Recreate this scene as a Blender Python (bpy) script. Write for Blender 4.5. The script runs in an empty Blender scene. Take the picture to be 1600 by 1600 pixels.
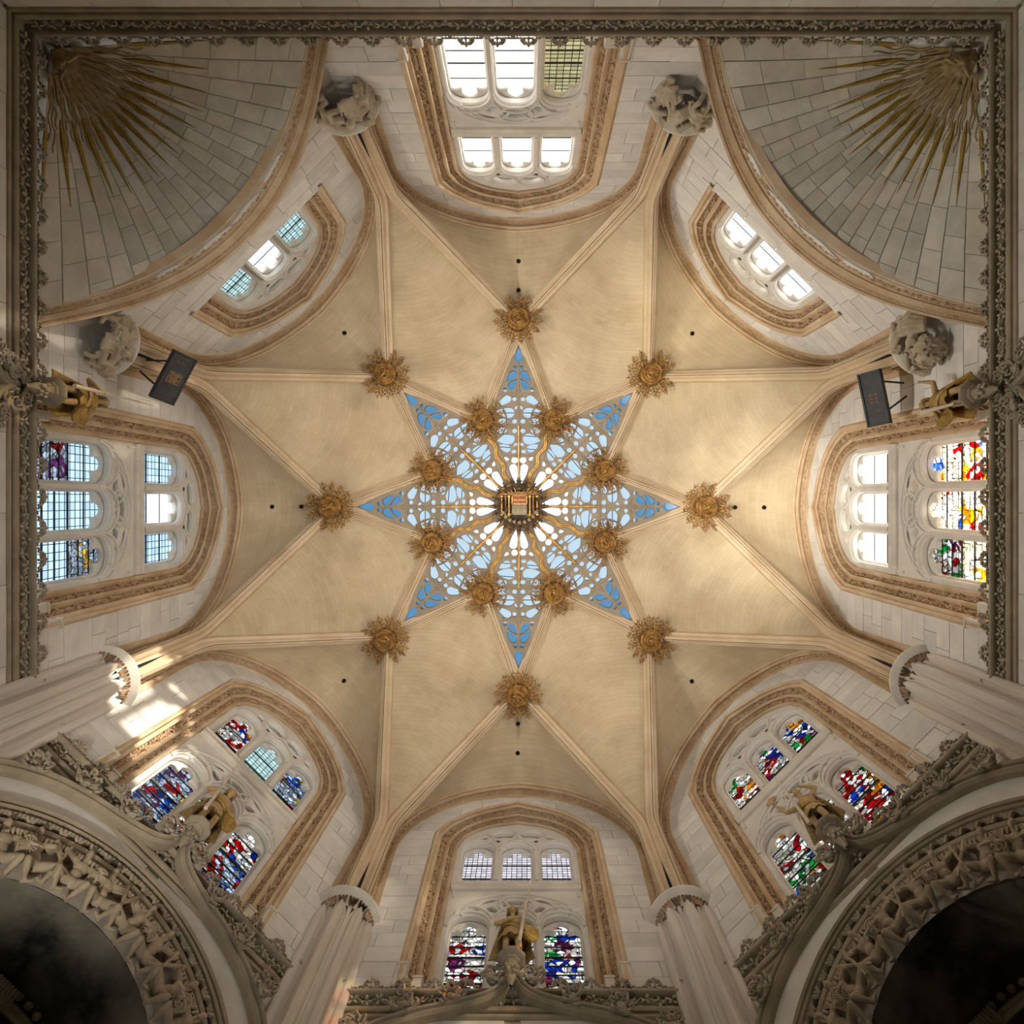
import bpy, bmesh, math, random
from mathutils import Vector, Matrix
random.seed(7)
SC = bpy.context.scene
C = SC.collection
PI = math.pi
R_ = math.radians
V = Vector

# ------------------------------------------------------------------ camera
# The plan is a regular octagon of apothem 7.5 m round the z axis; z = 0 is the eye of the camera, the floor lies at -1.6.
CAMX, CAMY, FPX = 0.195, -0.195, 1100.0
cd = bpy.data.cameras.new('camera')
cam = bpy.data.objects.new('camera', cd)
C.objects.link(cam)
cam.location = (CAMX, CAMY, 0.0)
cam.rotation_euler = (PI, 0, 0)            # looks straight up, picture-down is +Y
cd.sensor_fit = 'HORIZONTAL'
cd.sensor_width = 36.0
cd.lens = 36.0 * FPX / 1600.0
cd.shift_x = -21.0 / 1600.0
cd.shift_y = -19.0 / 1600.0
cd.clip_start = 0.05
cd.clip_end = 300
SC.camera = cam
SC.view_settings.view_transform = 'Standard'
SC.view_settings.look = 'None'
SC.view_settings.gamma = 1.0
SC.view_settings.use_curve_mapping = False
SC.view_settings.exposure = 0.12
SC.cycles.max_bounces = 8
SC.cycles.diffuse_bounces = 5
SC.cycles.glossy_bounces = 2
SC.cycles.transparent_max_bounces = 10
SC.cycles.caustics_reflective = False
SC.cycles.caustics_refractive = False
SC.cycles.sample_clamp_indirect = 6.0

# ------------------------------------------------------------------ sky, sun, added fill lamps
SUN_AZ, SUN_EL = R_(-38), R_(10)
sund = V((math.cos(SUN_AZ) * math.cos(SUN_EL), math.sin(SUN_AZ) * math.cos(SUN_EL), math.sin(SUN_EL)))
W = bpy.data.worlds.new('sky')
SC.world = W
W.use_nodes = True
wn, wl = W.node_tree.nodes, W.node_tree.links
wn.clear()
w_out = wn.new('ShaderNodeOutputWorld')
w_bg = wn.new('ShaderNodeBackground')
w_bg.inputs['Strength'].default_value = 2.25
w_tc = wn.new('ShaderNodeTexCoord')
w_dot = wn.new('ShaderNodeVectorMath'); w_dot.operation = 'DOT_PRODUCT'
w_dot.inputs[1].default_value = (math.cos(SUN_AZ), math.sin(SUN_AZ), 0.0)
w_map = wn.new('ShaderNodeMapRange')
w_map.inputs['From Min'].default_value = -1; w_map.inputs['From Max'].default_value = 1
w_r = wn.new('ShaderNodeValToRGB')
el = w_r.color_ramp.elements
el[0].position = 0.0; el[0].color = (0.62, 0.72, 0.80, 1)
el[1].position = 1.0; el[1].color = (3.6, 3.3, 2.9, 1)
e = el.new(0.5); e.color = (1.0, 1.06, 1.1, 1)
e = el.new(0.78); e.color = (2.3, 2.25, 2.15, 1)
w_sep = wn.new('ShaderNodeSeparateXYZ')
w_up = wn.new('ShaderNodeMapRange')
w_up.inputs['From Min'].default_value = 0.15; w_up.inputs['From Max'].default_value = 0.9
w_mix = wn.new('ShaderNodeMix'); w_mix.data_type = 'RGBA'
w_mix.inputs['B'].default_value = (1.12, 1.28, 1.42, 1)
wl.new(w_tc.outputs['Generated'], w_dot.inputs[0])
wl.new(w_dot.outputs['Value'], w_map.inputs['Value'])
wl.new(w_map.outputs['Result'], w_r.inputs['Fac'])
wl.new(w_tc.outputs['Generated'], w_sep.inputs[0])
wl.new(w_sep.outputs['Z'], w_up.inputs['Value'])
wl.new(w_up.outputs['Result'], w_mix.inputs['Factor'])
wl.new(w_r.outputs['Color'], w_mix.inputs['A'])
wl.new(w_mix.outputs['Result'], w_bg.inputs['Color'])
wl.new(w_bg.outputs['Background'], w_out.inputs['Surface'])

def lamp(name, kind, loc, energy, color=(1, 1, 1), target=None, **kw):
    l = bpy.data.lights.new(name, kind)
    l.energy = energy; l.color = color
    for k, v in kw.items():
        if k == 'portal': l.cycles.is_portal = True
        else: setattr(l, k, v)
    o = bpy.data.objects.new(name, l)
    o.location = loc
    if target is not None:
        o.rotation_euler = (V(target) - V(loc)).to_track_quat('-Z', 'Y').to_euler()
    C.objects.link(o)
    return o

lamp('sun', 'SUN', tuple(sund * 60), 8.5, (1.0, 0.86, 0.66), (0, 0, 0), angle=R_(0.8))
for k in range(8):                                       # daylight portals in the window openings
    a = R_(45 * k)
    lamp('window_portal', 'AREA', (8.6 * math.cos(a), 8.6 * math.sin(a), 14.2), 1, (1, 1, 1),
         (0, 0, 14.2), shape='RECTANGLE', size=3.0, size_y=8.0, portal=True)
lamp('oculus_portal', 'AREA', (0, 0, 22.6), 1, (1, 1, 1), (0, 0, 0), shape='SQUARE', size=10.5, portal=True)
# added fill lamps, unseen, low behind the camera, turned up at the vault
for k, (az, en) in enumerate([(180, 42), (225, 14), (270, 8), (315, 6), (0, 6), (45, 0), (90, 26), (135, 55)]):
    a = R_(az)
    lamp('added_floor_fill', 'AREA', (3.2 * math.cos(a), 3.2 * math.sin(a), -1.0), en, (1.0, 0.96, 0.90),
         (2.2 * math.cos(a), 2.2 * math.sin(a), 18), shape='DISK', size=0.9, spread=R_(64))
# added fill lamps at the cornice ledges, out of sight, turned across to the far side of the vault
for az, y, en, tg in [(180, -1.7, 135, (6.6, -0.3, 17.5)), (180, 0.1, 90, (4.7, -4.6, 17.8)), (135, -1.5, 55, (4.0, -3.0, 18)), (135, 1.5, 42, (2.0, -5.0, 18)),
                      (90, -1.6, 34, (-1, -3.0, 19)), (90, 1.6, 34, (1, -3.0, 19)), (270, 0.8, 30, (-1.5, 3, 19)), (270, -0.8, 34, (1.5, 3, 19)), (0, 1.7, 50, (-4, 1, 19)), (0, -0.6, 40, (-4, 2, 19))]:
    a = R_(az); p = V((7.2 * math.cos(a) - y * math.sin(a), 7.2 * math.sin(a) + y * math.cos(a), 11.02))
    lamp('added_ledge_fill', 'AREA', tuple(p), en, (1.0, 0.92, 0.79), tg, shape='RECTANGLE', size=0.8, size_y=0.15, spread=R_(95))
lamp('unseen_spot', 'SPOT', (-2.4, 0.8, -1.0), 15000, (1.0, 0.93, 0.80), (6.5, 0.0, 18.6), spot_size=R_(17), spot_blend=1.0, shadow_soft_size=0.3)  # added unseen fill that brightens the right-hand vault cell
lamp('unseen_spot', 'SPOT', (-2.0, 2.0, -1.0), 5500, (1.0, 0.86, 0.56), (4.6, -4.6, 18.6), spot_size=R_(16), spot_blend=1.0, shadow_soft_size=0.3)  # added unseen warm fill for the upper right vault cell
lamp('unseen_spot', 'SPOT', (-2.6, 2.2, -1.0), 2400, (1.0, 0.90, 0.74), (-6.2, 4.2, 12.6), spot_size=R_(24), spot_blend=1.0, shadow_soft_size=0.25)  # unseen spot that adds to the glow on the lower left wall

# ------------------------------------------------------------------ materials
def mat(name, base, rough=0.85, var=0.10, scale=2.2, metallic=0.0, bump=0.15, rnd=0.0, hue2=None, fine=14.0, streak=None, brick=None):
    m = bpy.data.materials.new(name); m.use_nodes = True
    nt = m.node_tree; N = nt.nodes; L = nt.links
    p = N['Principled BSDF']
    p.inputs['Roughness'].default_value = rough
    p.inputs['Metallic'].default_value = metallic
    tc = N.new('ShaderNodeTexCoord')
    mp = N.new('ShaderNodeMapping')
    if streak: mp.inputs['Scale'].default_value = streak
    L.new(tc.outputs['Object'], mp.inputs['Vector'])
    oi = N.new('ShaderNodeObjectInfo')
    add = N.new('ShaderNodeVectorMath'); add.operation = 'ADD'
    rv = N.new('ShaderNodeVectorMath'); rv.operation = 'SCALE'
    rv.inputs[0].default_value = (37.0, 51.0, 23.0)
    L.new(oi.outputs['Random'], rv.inputs['Scale'])
    L.new(mp.outputs['Vector'], add.inputs[0]); L.new(rv.outputs['Vector'], add.inputs[1])
    n1 = N.new('ShaderNodeTexNoise'); n1.inputs['Scale'].default_value = scale; n1.inputs['Detail'].default_value = 6
    n1.inputs['Roughness'].default_value = 0.62
    L.new(add.outputs['Vector'], n1.inputs['Vector'])
    r = N.new('ShaderNodeValToRGB')
    b2 = hue2 or tuple(c * (1 - 2 * var) for c in base)
    r.color_ramp.elements[0].position = 0.32; r.color_ramp.elements[0].color = (*b2, 1)
    r.color_ramp.elements[1].position = 0.66; r.color_ramp.elements[1].color = (*[min(1, c * (1 + var * 0.6)) for c in base], 1)
    L.new(n1.outputs['Fac'], r.inputs['Fac'])
    col = r.outputs['Color']
    if brick:
        uv = N.new('ShaderNodeUVMap')
        br = N.new('ShaderNodeTexBrick')
        br.inputs['Scale'].default_value = 1.0
        br.inputs['Brick Width'].default_value = brick[0]; br.inputs['Row Height'].default_value = brick[1]
        br.inputs['Mortar Size'].default_value = brick[2]; br.inputs['Mortar Smooth'].default_value = 0.6
        br.inputs['Color1'].default_value = (1, 1, 1, 1); br.inputs['Color2'].default_value = (0.93, 0.915, 0.885, 1)
        br.inputs['Mortar'].default_value = (0.84, 0.78, 0.70, 1)
        L.new(uv.outputs['UV'], br.inputs['Vector'])
        mx = N.new('ShaderNodeMix'); mx.data_type = 'RGBA'; mx.blend_type = 'MULTIPLY'; mx.inputs['Factor'].default_value = 1.0
        L.new(col, mx.inputs['A']); L.new(br.outputs['Color'], mx.inputs['B'])
        col = mx.outputs['Result']
    if rnd:
        hs = N.new('ShaderNodeHueSaturation')
        mr = N.new('ShaderNodeMapRange')
        mr.inputs['To Min'].default_value = 1 - rnd; mr.inputs['To Max'].default_value = 1 + rnd * 0.6
        L.new(oi.outputs['Random'], mr.inputs['Value']); L.new(mr.outputs['Result'], hs.inputs['Value'])
        wn_ = N.new('ShaderNodeTexWhiteNoise'); wn_.noise_dimensions = '1D'
        L.new(oi.outputs['Random'], wn_.inputs['W'])
        ms = N.new('ShaderNodeMapRange'); ms.inputs['To Min'].default_value = 0.7; ms.inputs['To Max'].default_value = 1.45
        L.new(wn_.outputs['Value'], ms.inputs['Value']); L.new(ms.outputs['Result'], hs.inputs['Saturation'])
        L.new(col, hs.inputs['Color']); col = hs.outputs['Color']
    L.new(col, p.inputs['Base Color'])
    if bump:
        n2 = N.new('ShaderNodeTexNoise'); n2.inputs['Scale'].default_value = fine; n2.inputs['Detail'].default_value = 4
        L.new(add.outputs['Vector'], n2.inputs['Vector'])
        bm_ = N.new('ShaderNodeBump'); bm_.inputs['Strength'].default_value = bump; bm_.inputs['Distance'].default_value = 0.03
        L.new(n2.outputs['Fac'], bm_.inputs['Height']); L.new(bm_.outputs['Normal'], p.inputs['Normal'])
    return m

M = {}
M['wall'] = mat('limestone_block', (0.73, 0.715, 0.685), var=0.07, rnd=0.10, bump=0.10)
M['joint'] = mat('lime_mortar', (0.58, 0.54, 0.48), var=0.08, bump=0.1)
M['shell'] = mat('limestone_shell', (0.66, 0.63, 0.555), var=0.10, rnd=0.15, bump=0.12)
M['mould'] = mat('warm_sandstone', (0.65, 0.525, 0.375), var=0.10, scale=1.5, hue2=(0.50, 0.34, 0.19), bump=0.12)
M['pale'] = mat('pale_moulded_stone', (0.69, 0.645, 0.57), var=0.09, bump=0.1)
M['carve'] = mat('carved_sandstone', (0.57, 0.42, 0.275), var=0.16, scale=7, hue2=(0.36, 0.22, 0.12), bump=0.2)
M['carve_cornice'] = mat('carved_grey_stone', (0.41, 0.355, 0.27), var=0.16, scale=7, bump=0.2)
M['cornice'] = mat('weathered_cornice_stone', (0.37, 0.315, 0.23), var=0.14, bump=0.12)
M['vault'] = mat('vault_limestone', (0.57, 0.47, 0.325), var=0.10, scale=0.8, hue2=(0.455, 0.36, 0.235), bump=0.06, brick=(0.52, 0.135, 0.006))
M['rib'] = mat('rib_stone', (0.60, 0.48, 0.335), var=0.10, scale=1.2, hue2=(0.50, 0.37, 0.235), bump=0.08)
M['column'] = mat('column_stone', (0.67, 0.62, 0.56), var=0.10, bump=0.1, streak=(3, 3, 0.25), rnd=0.06)
M['tracery'] = mat('tracery_stone', (0.71, 0.685, 0.64), var=0.07, bump=0.08)
M['startracery'] = mat('star_tracery_stone', (0.30, 0.245, 0.175), var=0.10, bump=0.08)  # set darker so the backlit shade of the star is in the colour
M['figurine'] = mat('dull_gilt_figurine', (0.30, 0.23, 0.13), var=0.25, scale=12, rough=0.6, bump=0.1)
M['corbel'] = mat('weathered_corbel_stone', (0.50, 0.43, 0.335), var=0.16, scale=5, hue2=(0.36, 0.29, 0.20), bump=0.15)
M['gold'] = mat('aged_gilding', (0.72, 0.43, 0.11), rough=0.45, var=0.3, scale=9, metallic=0.4, hue2=(0.34, 0.17, 0.04), bump=0.2)
M['bossgold'] = mat('tarnished_gilding', (0.40, 0.215, 0.055), rough=0.52, var=0.3, scale=8, metallic=0.5, hue2=(0.10, 0.045, 0.014), bump=0.2)
M['ray'] = mat('ochre_gilding', (0.42, 0.29, 0.05), rough=0.55, var=0.22, scale=6, metallic=0.25, bump=0.15)
M['rayhub'] = mat('gilded_carved_stone', (0.47, 0.36, 0.18), var=0.2, scale=9, bump=0.25)
M['statue'] = mat('painted_statue_ochre', (0.50, 0.37, 0.185), rough=0.6, var=0.2, scale=7, hue2=(0.36, 0.22, 0.08), bump=0.1)
M['statuegold'] = mat('gilded_garment', (0.44, 0.29, 0.075), rough=0.5, var=0.25, scale=8, metallic=0.25, hue2=(0.26, 0.15, 0.03), bump=0.15)
M['hair'] = mat('dark_gilt_hair', (0.30, 0.20, 0.08), rough=0.6, var=0.25, scale=16, bump=0.4)
M['lance'] = mat('pale_painted_wood', (0.66, 0.58, 0.48), rough=0.6, var=0.06, bump=0.03)
M['board'] = mat('black_painted_board', (0.030, 0.036, 0.044), rough=0.55, var=0.3, scale=6, bump=0.1)
M['boardgold'] = mat('faded_gold_paint', (0.42, 0.24, 0.05), rough=0.6, var=0.4, scale=22, hue2=(0.10, 0.06, 0.02), bump=0.05)
M['boardbrown'] = mat('faded_brown_paint', (0.20, 0.11, 0.04), rough=0.6, var=0.4, scale=22, bump=0.05)
M['iron'] = mat('dark_iron', (0.030, 0.028, 0.03), rough=0.6, var=0.2, metallic=0.3, bump=0.05)
M['holeshade'] = mat('painted_hole_shade', (0.006, 0.006, 0.008), rough=1.0, var=0.1, bump=0)  # near-black colour that stands for the shade inside openings
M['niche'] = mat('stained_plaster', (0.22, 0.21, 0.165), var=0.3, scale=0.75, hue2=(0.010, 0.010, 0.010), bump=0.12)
M['figure'] = mat('carved_figure_stone', (0.46, 0.38, 0.275), var=0.14, scale=6, bump=0.12)
M['lantern'] = mat('dark_gilded_wood', (0.13, 0.075, 0.035), rough=0.5, var=0.3, scale=9, metallic=0.2, hue2=(0.035, 0.02, 0.018), bump=0.2)
M['redpanel'] = mat('red_gold_panel', (0.42, 0.12, 0.035), rough=0.5, var=0.25, scale=12, hue2=(0.22, 0.05, 0.02), bump=0.1)
M['cream'] = mat('cream_panel', (0.36, 0.30, 0.19), var=0.12, scale=10, bump=0.1)
M['floor'] = mat('floor_stone', (0.42, 0.37, 0.30), rough=0.6, var=0.12, bump=0.05)

def glass_mat(name, kind, tint=(0.9, 0.9, 0.9), cell=(0.115, 0.10), amount=0.58, frost=0.0):
    """Leaded glass: a tinted pane that lets the sky through, with opaque lead cames."""
    m = bpy.data.materials.new(name); m.use_nodes = True
    nt = m.node_tree; N = nt.nodes; L = nt.links
    N.remove(N['Principled BSDF'])
    out = N['Material Output']
    tr = N.new('ShaderNodeBsdfTransparent'); gl = N.new('ShaderNodeBsdfGlossy'); gl.inputs['Roughness'].default_value = 0.25
    gl.inputs['Color'].default_value = (0.7, 0.7, 0.7, 1)
    mix0 = N.new('ShaderNodeMixShader'); mix0.inputs['Fac'].default_value = 0.03
    L.new(tr.outputs[0], mix0.inputs[1]); L.new(gl.outputs[0], mix0.inputs[2])
    tr.inputs['Color'].default_value = (*tint, 1)
    res = mix0.outputs[0]
    if frost:
        tl = N.new('ShaderNodeBsdfTranslucent'); tl.inputs['Color'].default_value = (0.9, 0.9, 0.9, 1); m['frost'] = 1
        mf = N.new('ShaderNodeMixShader'); mf.inputs['Fac'].default_value = frost
        L.new(res, mf.inputs[1]); L.new(tl.outputs[0], mf.inputs[2]); res = mf.outputs[0]
    if kind != 'plain':
        tc = N.new('ShaderNodeTexCoord'); sp = N.new('ShaderNodeSeparateXYZ'); cb = N.new('ShaderNodeCombineXYZ')
        L.new(tc.outputs['Object'], sp.inputs[0]); L.new(sp.outputs['Y'], cb.inputs['X']); L.new(sp.outputs['Z'], cb.inputs['Y'])
        oi = N.new('ShaderNodeObjectInfo')
        rv = N.new('ShaderNodeVectorMath'); rv.operation = 'SCALE'; rv.inputs[0].default_value = (31.0, 17.0, 0)
        L.new(oi.outputs['Random'], rv.inputs['Scale'])
        ad = N.new('ShaderNodeVectorMath'); ad.operation = 'ADD'
        L.new(cb.outputs[0], ad.inputs[0]); L.new(rv.outputs[0], ad.inputs[1])
        lead = N.new('ShaderNodeBsdfDiffuse'); lead.inputs['Color'].default_value = (0.02, 0.02, 0.022, 1)
        br = N.new('ShaderNodeTexBrick'); br.offset = 0.0 if kind == 'lead' else 0.5
        br.inputs['Scale'].default_value = 1.0
        br.inputs['Brick Width'].default_value = cell[0]; br.inputs['Row Height'].default_value = cell[1]
        br.inputs['Mortar Size'].default_value = 0.007; br.inputs['Mortar Smooth'].default_value = 0.1
        L.new(cb.outputs[0], br.inputs['Vector'])
        mask = br.outputs['Fac']
        if kind == 'lead':
            c1 = tint; c2 = tuple(min(1, t * 1.22) for t in tint)
            br.inputs['Color1'].default_value = (*c1, 1); br.inputs['Color2'].default_value = (*c2, 1); br.inputs['Mortar'].default_value = (*c1, 1)
            L.new(br.outputs['Color'], tr.inputs['Color'])
        else:
            vo = N.new('ShaderNodeTexVoronoi'); vo.inputs['Scale'].default_value = 2.7
            vf = N.new('ShaderNodeTexVoronoi'); vf.inputs['Scale'].default_value = 9.5
            ve = N.new('ShaderNodeTexVoronoi'); ve.feature = 'DISTANCE_TO_EDGE'; ve.inputs['Scale'].default_value = 9.5
            for v in (vo, vf, ve): L.new(ad.outputs[0], v.inputs['Vector'])
            pal = N.new('ShaderNodeValToRGB'); pal.color_ramp.interpolation = 'CONSTANT'
            cols = {'stained': [(0, (0.46, 0.008, 0.02)), (0.22, (0.015, 0.11, 0.42)), (0.38, (0.68, 0.64, 0.58)), (0.58, (0.60, 0.32, 0.04)),
                                (0.66, (0.04, 0.33, 0.12)), (0.74, (0.25, 0.07, 0.20)), (0.80, (0.50, 0.46, 0.40))],
                    'stained_pale': [(0, (0.42, 0.05, 0.06)), (0.14, (0.05, 0.16, 0.42)), (0.32, (0.42, 0.44, 0.46)), (0.62, (0.60, 0.45, 0.16)),
                                     (0.70, (0.26, 0.12, 0.25)), (0.78, (0.50, 0.53, 0.58))],
                    'stained_gold': [(0, (0.80, 0.02, 0.03)), (0.12, (1.0, 0.93, 0.75)), (0.45, (1.0, 0.56, 0.06)), (0.68, (0.96, 0.9, 0.84)),
                                     (0.88, (0.15, 0.3, 0.8)), (0.94, (0.7, 0.4, 0.6))]}[kind]
            e = pal.color_ramp.elements
            e[0].position = 0; e[0].color = (*cols[0][1], 1)
            e[1].position = cols[1][0]; e[1].color = (*cols[1][1], 1)
            for pz, c in cols[2:]:
                q = e.new(pz); q.color = (*c, 1)
            sv = N.new('ShaderNodeSeparateColor'); L.new(vo.outputs['Color'], sv.inputs[0]); L.new(sv.outputs[0], pal.inputs['Fac'])
            sf = N.new('ShaderNodeSeparateColor'); L.new(vf.outputs['Color'], sf.inputs[0])
            gt = N.new('ShaderNodeMath'); gt.operation = 'GREATER_THAN'; gt.inputs[1].default_value = amount
            L.new(sf.outputs[1], gt.inputs[0])
            mx = N.new('ShaderNodeMix'); mx.data_type = 'RGBA'
            w_ = {'stained': (0.72, 0.68, 0.63), 'stained_pale': (0.44, 0.47, 0.5), 'stained_gold': (1, 0.97, 0.88)}[kind]
            mx.inputs['B'].default_value = (*w_, 1)
            L.new(gt.outputs[0], mx.inputs['Factor']); L.new(pal.outputs['Color'], mx.inputs['A'])
            mu = N.new('ShaderNodeMix'); mu.data_type = 'RGBA'; mu.blend_type = 'MULTIPLY'; mu.inputs['Factor'].default_value = 1
            vr = N.new('ShaderNodeMapRange'); vr.inputs['To Min'].default_value = 0.5; vr.inputs['To Max'].default_value = 1.1
            L.new(sf.outputs[2], vr.inputs['Value'])
            L.new(mx.outputs['Result'], mu.inputs['A']); L.new(vr.outputs['Result'], mu.inputs['B'])
            L.new(mu.outputs['Result'], tr.inputs['Color'])
            if frost: L.new(mu.outputs['Result'], tl.inputs['Color'])
            lt = N.new('ShaderNodeMath'); lt.operation = 'LESS_THAN'; lt.inputs[1].default_value = 0.03
            L.new(ve.outputs['Distance'], lt.inputs[0])
            mm = N.new('ShaderNodeMath'); mm.operation = 'MAXIMUM'
            L.new(lt.outputs[0], mm.inputs[0]); L.new(br.outputs['Fac'], mm.inputs[1])
            mask = mm.outputs[0]
        mx2 = N.new('ShaderNodeMixShader')
        L.new(mask, mx2.inputs['Fac']); L.new(res, mx2.inputs[1]); L.new(lead.outputs[0], mx2.inputs[2])
        res = mx2.outputs[0]
    L.new(res, out.inputs['Surface'])
    return m

G = {}
G['white'] = glass_mat('clear_white_glass', 'plain', (0.93, 0.94, 0.96))
G['frosted'] = glass_mat('frosted_white_glass', 'plain', (0.80, 0.80, 0.80), frost=0.6)
G['lead_white'] = glass_mat('leaded_white_glass', 'lead', (0.52, 0.48, 0.48))
G['lead_blue'] = glass_mat('leaded_pale_blue_glass', 'lead', (0.47, 0.53, 0.56), (0.15, 0.15))
G['lead_green'] = glass_mat('leaded_greenish_glass', 'lead', (0.42, 0.48, 0.46), (0.13, 0.12))
G['lead_dim'] = glass_mat('leaded_dim_yellow_glass', 'lead', (0.40, 0.36, 0.255), (0.13, 0.12))
G['stained'] = glass_mat('stained_glass', 'stained', cell=(0.6, 0.17))
G['stained_pale'] = glass_mat('pale_stained_glass', 'stained_pale', cell=(0.6, 0.17))
G['stained_gold'] = glass_mat('golden_stained_glass', 'stained_gold', cell=(0.6, 0.17), frost=0.35)
G['roof_clear'] = glass_mat('skylight_clear_glass', 'plain', (0.97, 0.96, 0.98))
G['roof_pale'] = glass_mat('skylight_pale_blue_glass', 'plain', (0.46, 0.50, 0.52))
G['roof_blue'] = glass_mat('skylight_blue_glass', 'plain', (0.19, 0.305, 0.39))

# ------------------------------------------------------------------ mesh helpers
_mc = {}
class MB:
    """collects vertices and faces; obj() links them as ONE mesh object"""
    def __init__(s): s.v = []; s.f = []; s.uv = None
    def add(s, vs, fs):
        o = len(s.v); s.v += [tuple(p) for p in vs]; s.f += [tuple(i + o for i in f) for f in fs]
    def box(s, c, size, mat3=None):
        hx, hy, hz = (q / 2 for q in size)
        vs = [V((x, y, z)) for x in (-hx, hx) for y in (-hy, hy) for z in (-hz, hz)]
        if mat3: vs = [mat3 @ p for p in vs]
        s.add([p + V(c) for p in vs], [(0, 1, 3, 2), (4, 6, 7, 5), (0, 4, 5, 1), (2, 3, 7, 6), (0, 2, 6, 4), (1, 5, 7, 3)])
    def grid(s, rows, close=False, closei=False):
        n, m = len(rows), len(rows[0]); o = len(s.v)
        for r in rows: s.v += [tuple(p) for p in r]
        for i in range(n if closei else n - 1):
            for j in range(m if close else m - 1):
                a = o + i * m + j; b = o + i * m + (j + 1) % m
                c = o + ((i + 1) % n) * m + (j + 1) % m; d = o + ((i + 1) % n) * m + j
                s.f.append((a, b, c, d))
    def tube(s, pts, r, n=6, closed=False, cap=True):
        pts = [V(p) for p in pts]; k = len(pts)
        rs = r if isinstance(r, (list, tuple)) else [r] * k
        rows = []; ref = None
        for i in range(k):
            a = pts[(i - 1) % k] if (closed or i > 0) else pts[0]
            b = pts[(i + 1) % k] if (closed or i < k - 1) else pts[-1]
            t = (b - a)
            t = t.normalized() if t.length > 1e-9 else V((0, 0, 1))
            if ref is None: ref = t.orthogonal().normalized()
            ref = ref - t * ref.dot(t)
            ref = ref.normalized() if ref.length > 1e-6 else t.orthogonal().normalized()
            u = t.cross(ref)
            rows.append([pts[i] + (ref * math.cos(2 * PI * j / n) + u * math.sin(2 * PI * j / n)) * rs[i] for j in range(n)])
        o = len(s.v); s.grid(rows, close=True, closei=closed)
        if cap and not closed:
            s.f.append(tuple(o + j for j in range(n))[::-1]); s.f.append(tuple(o + (k - 1) * n + j for j in range(n)))
    def ell(s, c, rad, mat3=None, n=6, m=4):
        c = V(c); vs = []
        def P(x, y, z):
            p = V((x * rad[0], y * rad[1], z * rad[2]))
            return c + (mat3 @ p if mat3 else p)
        vs.append(P(0, 0, 1))
        for i in range(1, m):
            a = PI * i / m
            for j in range(n):
                b = 2 * PI * j / n
                vs.append(P(math.sin(a) * math.cos(b), math.sin(a) * math.sin(b), math.cos(a)))
        vs.append(P(0, 0, -1)); fs = []
        for j in range(n): fs.append((0, 1 + j, 1 + (j + 1) % n))
        for i in range(m - 2):
            for j in range(n):
                a = 1 + i * n + j; b = 1 + i * n + (j + 1) % n
                fs.append((a, a + n, b + n, b))
        L_ = len(vs) - 1; o = 1 + (m - 2) * n
        for j in range(n): fs.append((L_, o + (j + 1) % n, o + j))
        s.add(vs, fs)
    def lathe(s, prof, n=16, c=(0, 0, 0), a0=0.0, a1=2 * PI):
        full = abs(a1 - a0 - 2 * PI) < 1e-6
        k = n if full else n + 1
        rows = [[V(c) + V((r * math.cos(a0 + (a1 - a0) * j / n), r * math.sin(a0 + (a1 - a0) * j / n), z)) for j in range(k)] for r, z in prof]
        s.grid(rows, close=full)
    def prism(s, poly, off):
        n = len(poly); a = [V(p) for p in poly]; b = [p + V(off) for p in a]
        s.add(a + b, [tuple(range(n))[::-1], tuple(range(n, 2 * n))] + [(i, (i + 1) % n, n + (i + 1) % n, n + i) for i in range(n)])
    def mesh(s, name, m, smooth=35):
        me = bpy.data.meshes.new(name)
        me.from_pydata(s.v, [], s.f)
        if s.uv is not None:
            ul = me.uv_layers.new(name='UVMap')
            fl = [0.0] * (2 * len(me.loops))
            for i, l in enumerate(me.loops): fl[2 * i], fl[2 * i + 1] = s.uv[l.vertex_index]
            ul.data.foreach_set('uv', fl)
        me.materials.append(m)
        if smooth:
            me.polygons.foreach_set('use_smooth', [True] * len(me.polygons))
            me.set_sharp_from_angle(angle=R_(smooth))
        me.update()
        return me
    def obj(s, name, m, parent=None, smooth=35, loc=None, **props):
        return inst(s.mesh(name, m, smooth), name, parent, loc, **props)

def inst(me, name, parent=None, loc=None, rotz=None, **props):
    o = bpy.data.objects.new(name, me); C.objects.link(o)
    o.parent = parent
    if loc is not None: o.location = loc
    if rotz is not None: o.rotation_euler = (0, 0, rotz)
    for k, v in props.items(): o[k] = v
    return o

def empty(name, loc=(0, 0, 0), rotz=0.0, **props):
    o = bpy.data.objects.new(name, None); C.objects.link(o)
    o.location = loc; o.rotation_euler = (0, 0, rotz); o.empty_display_size = 0.2
    for k, v in props.items(): o[k] = v
    return o

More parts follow.
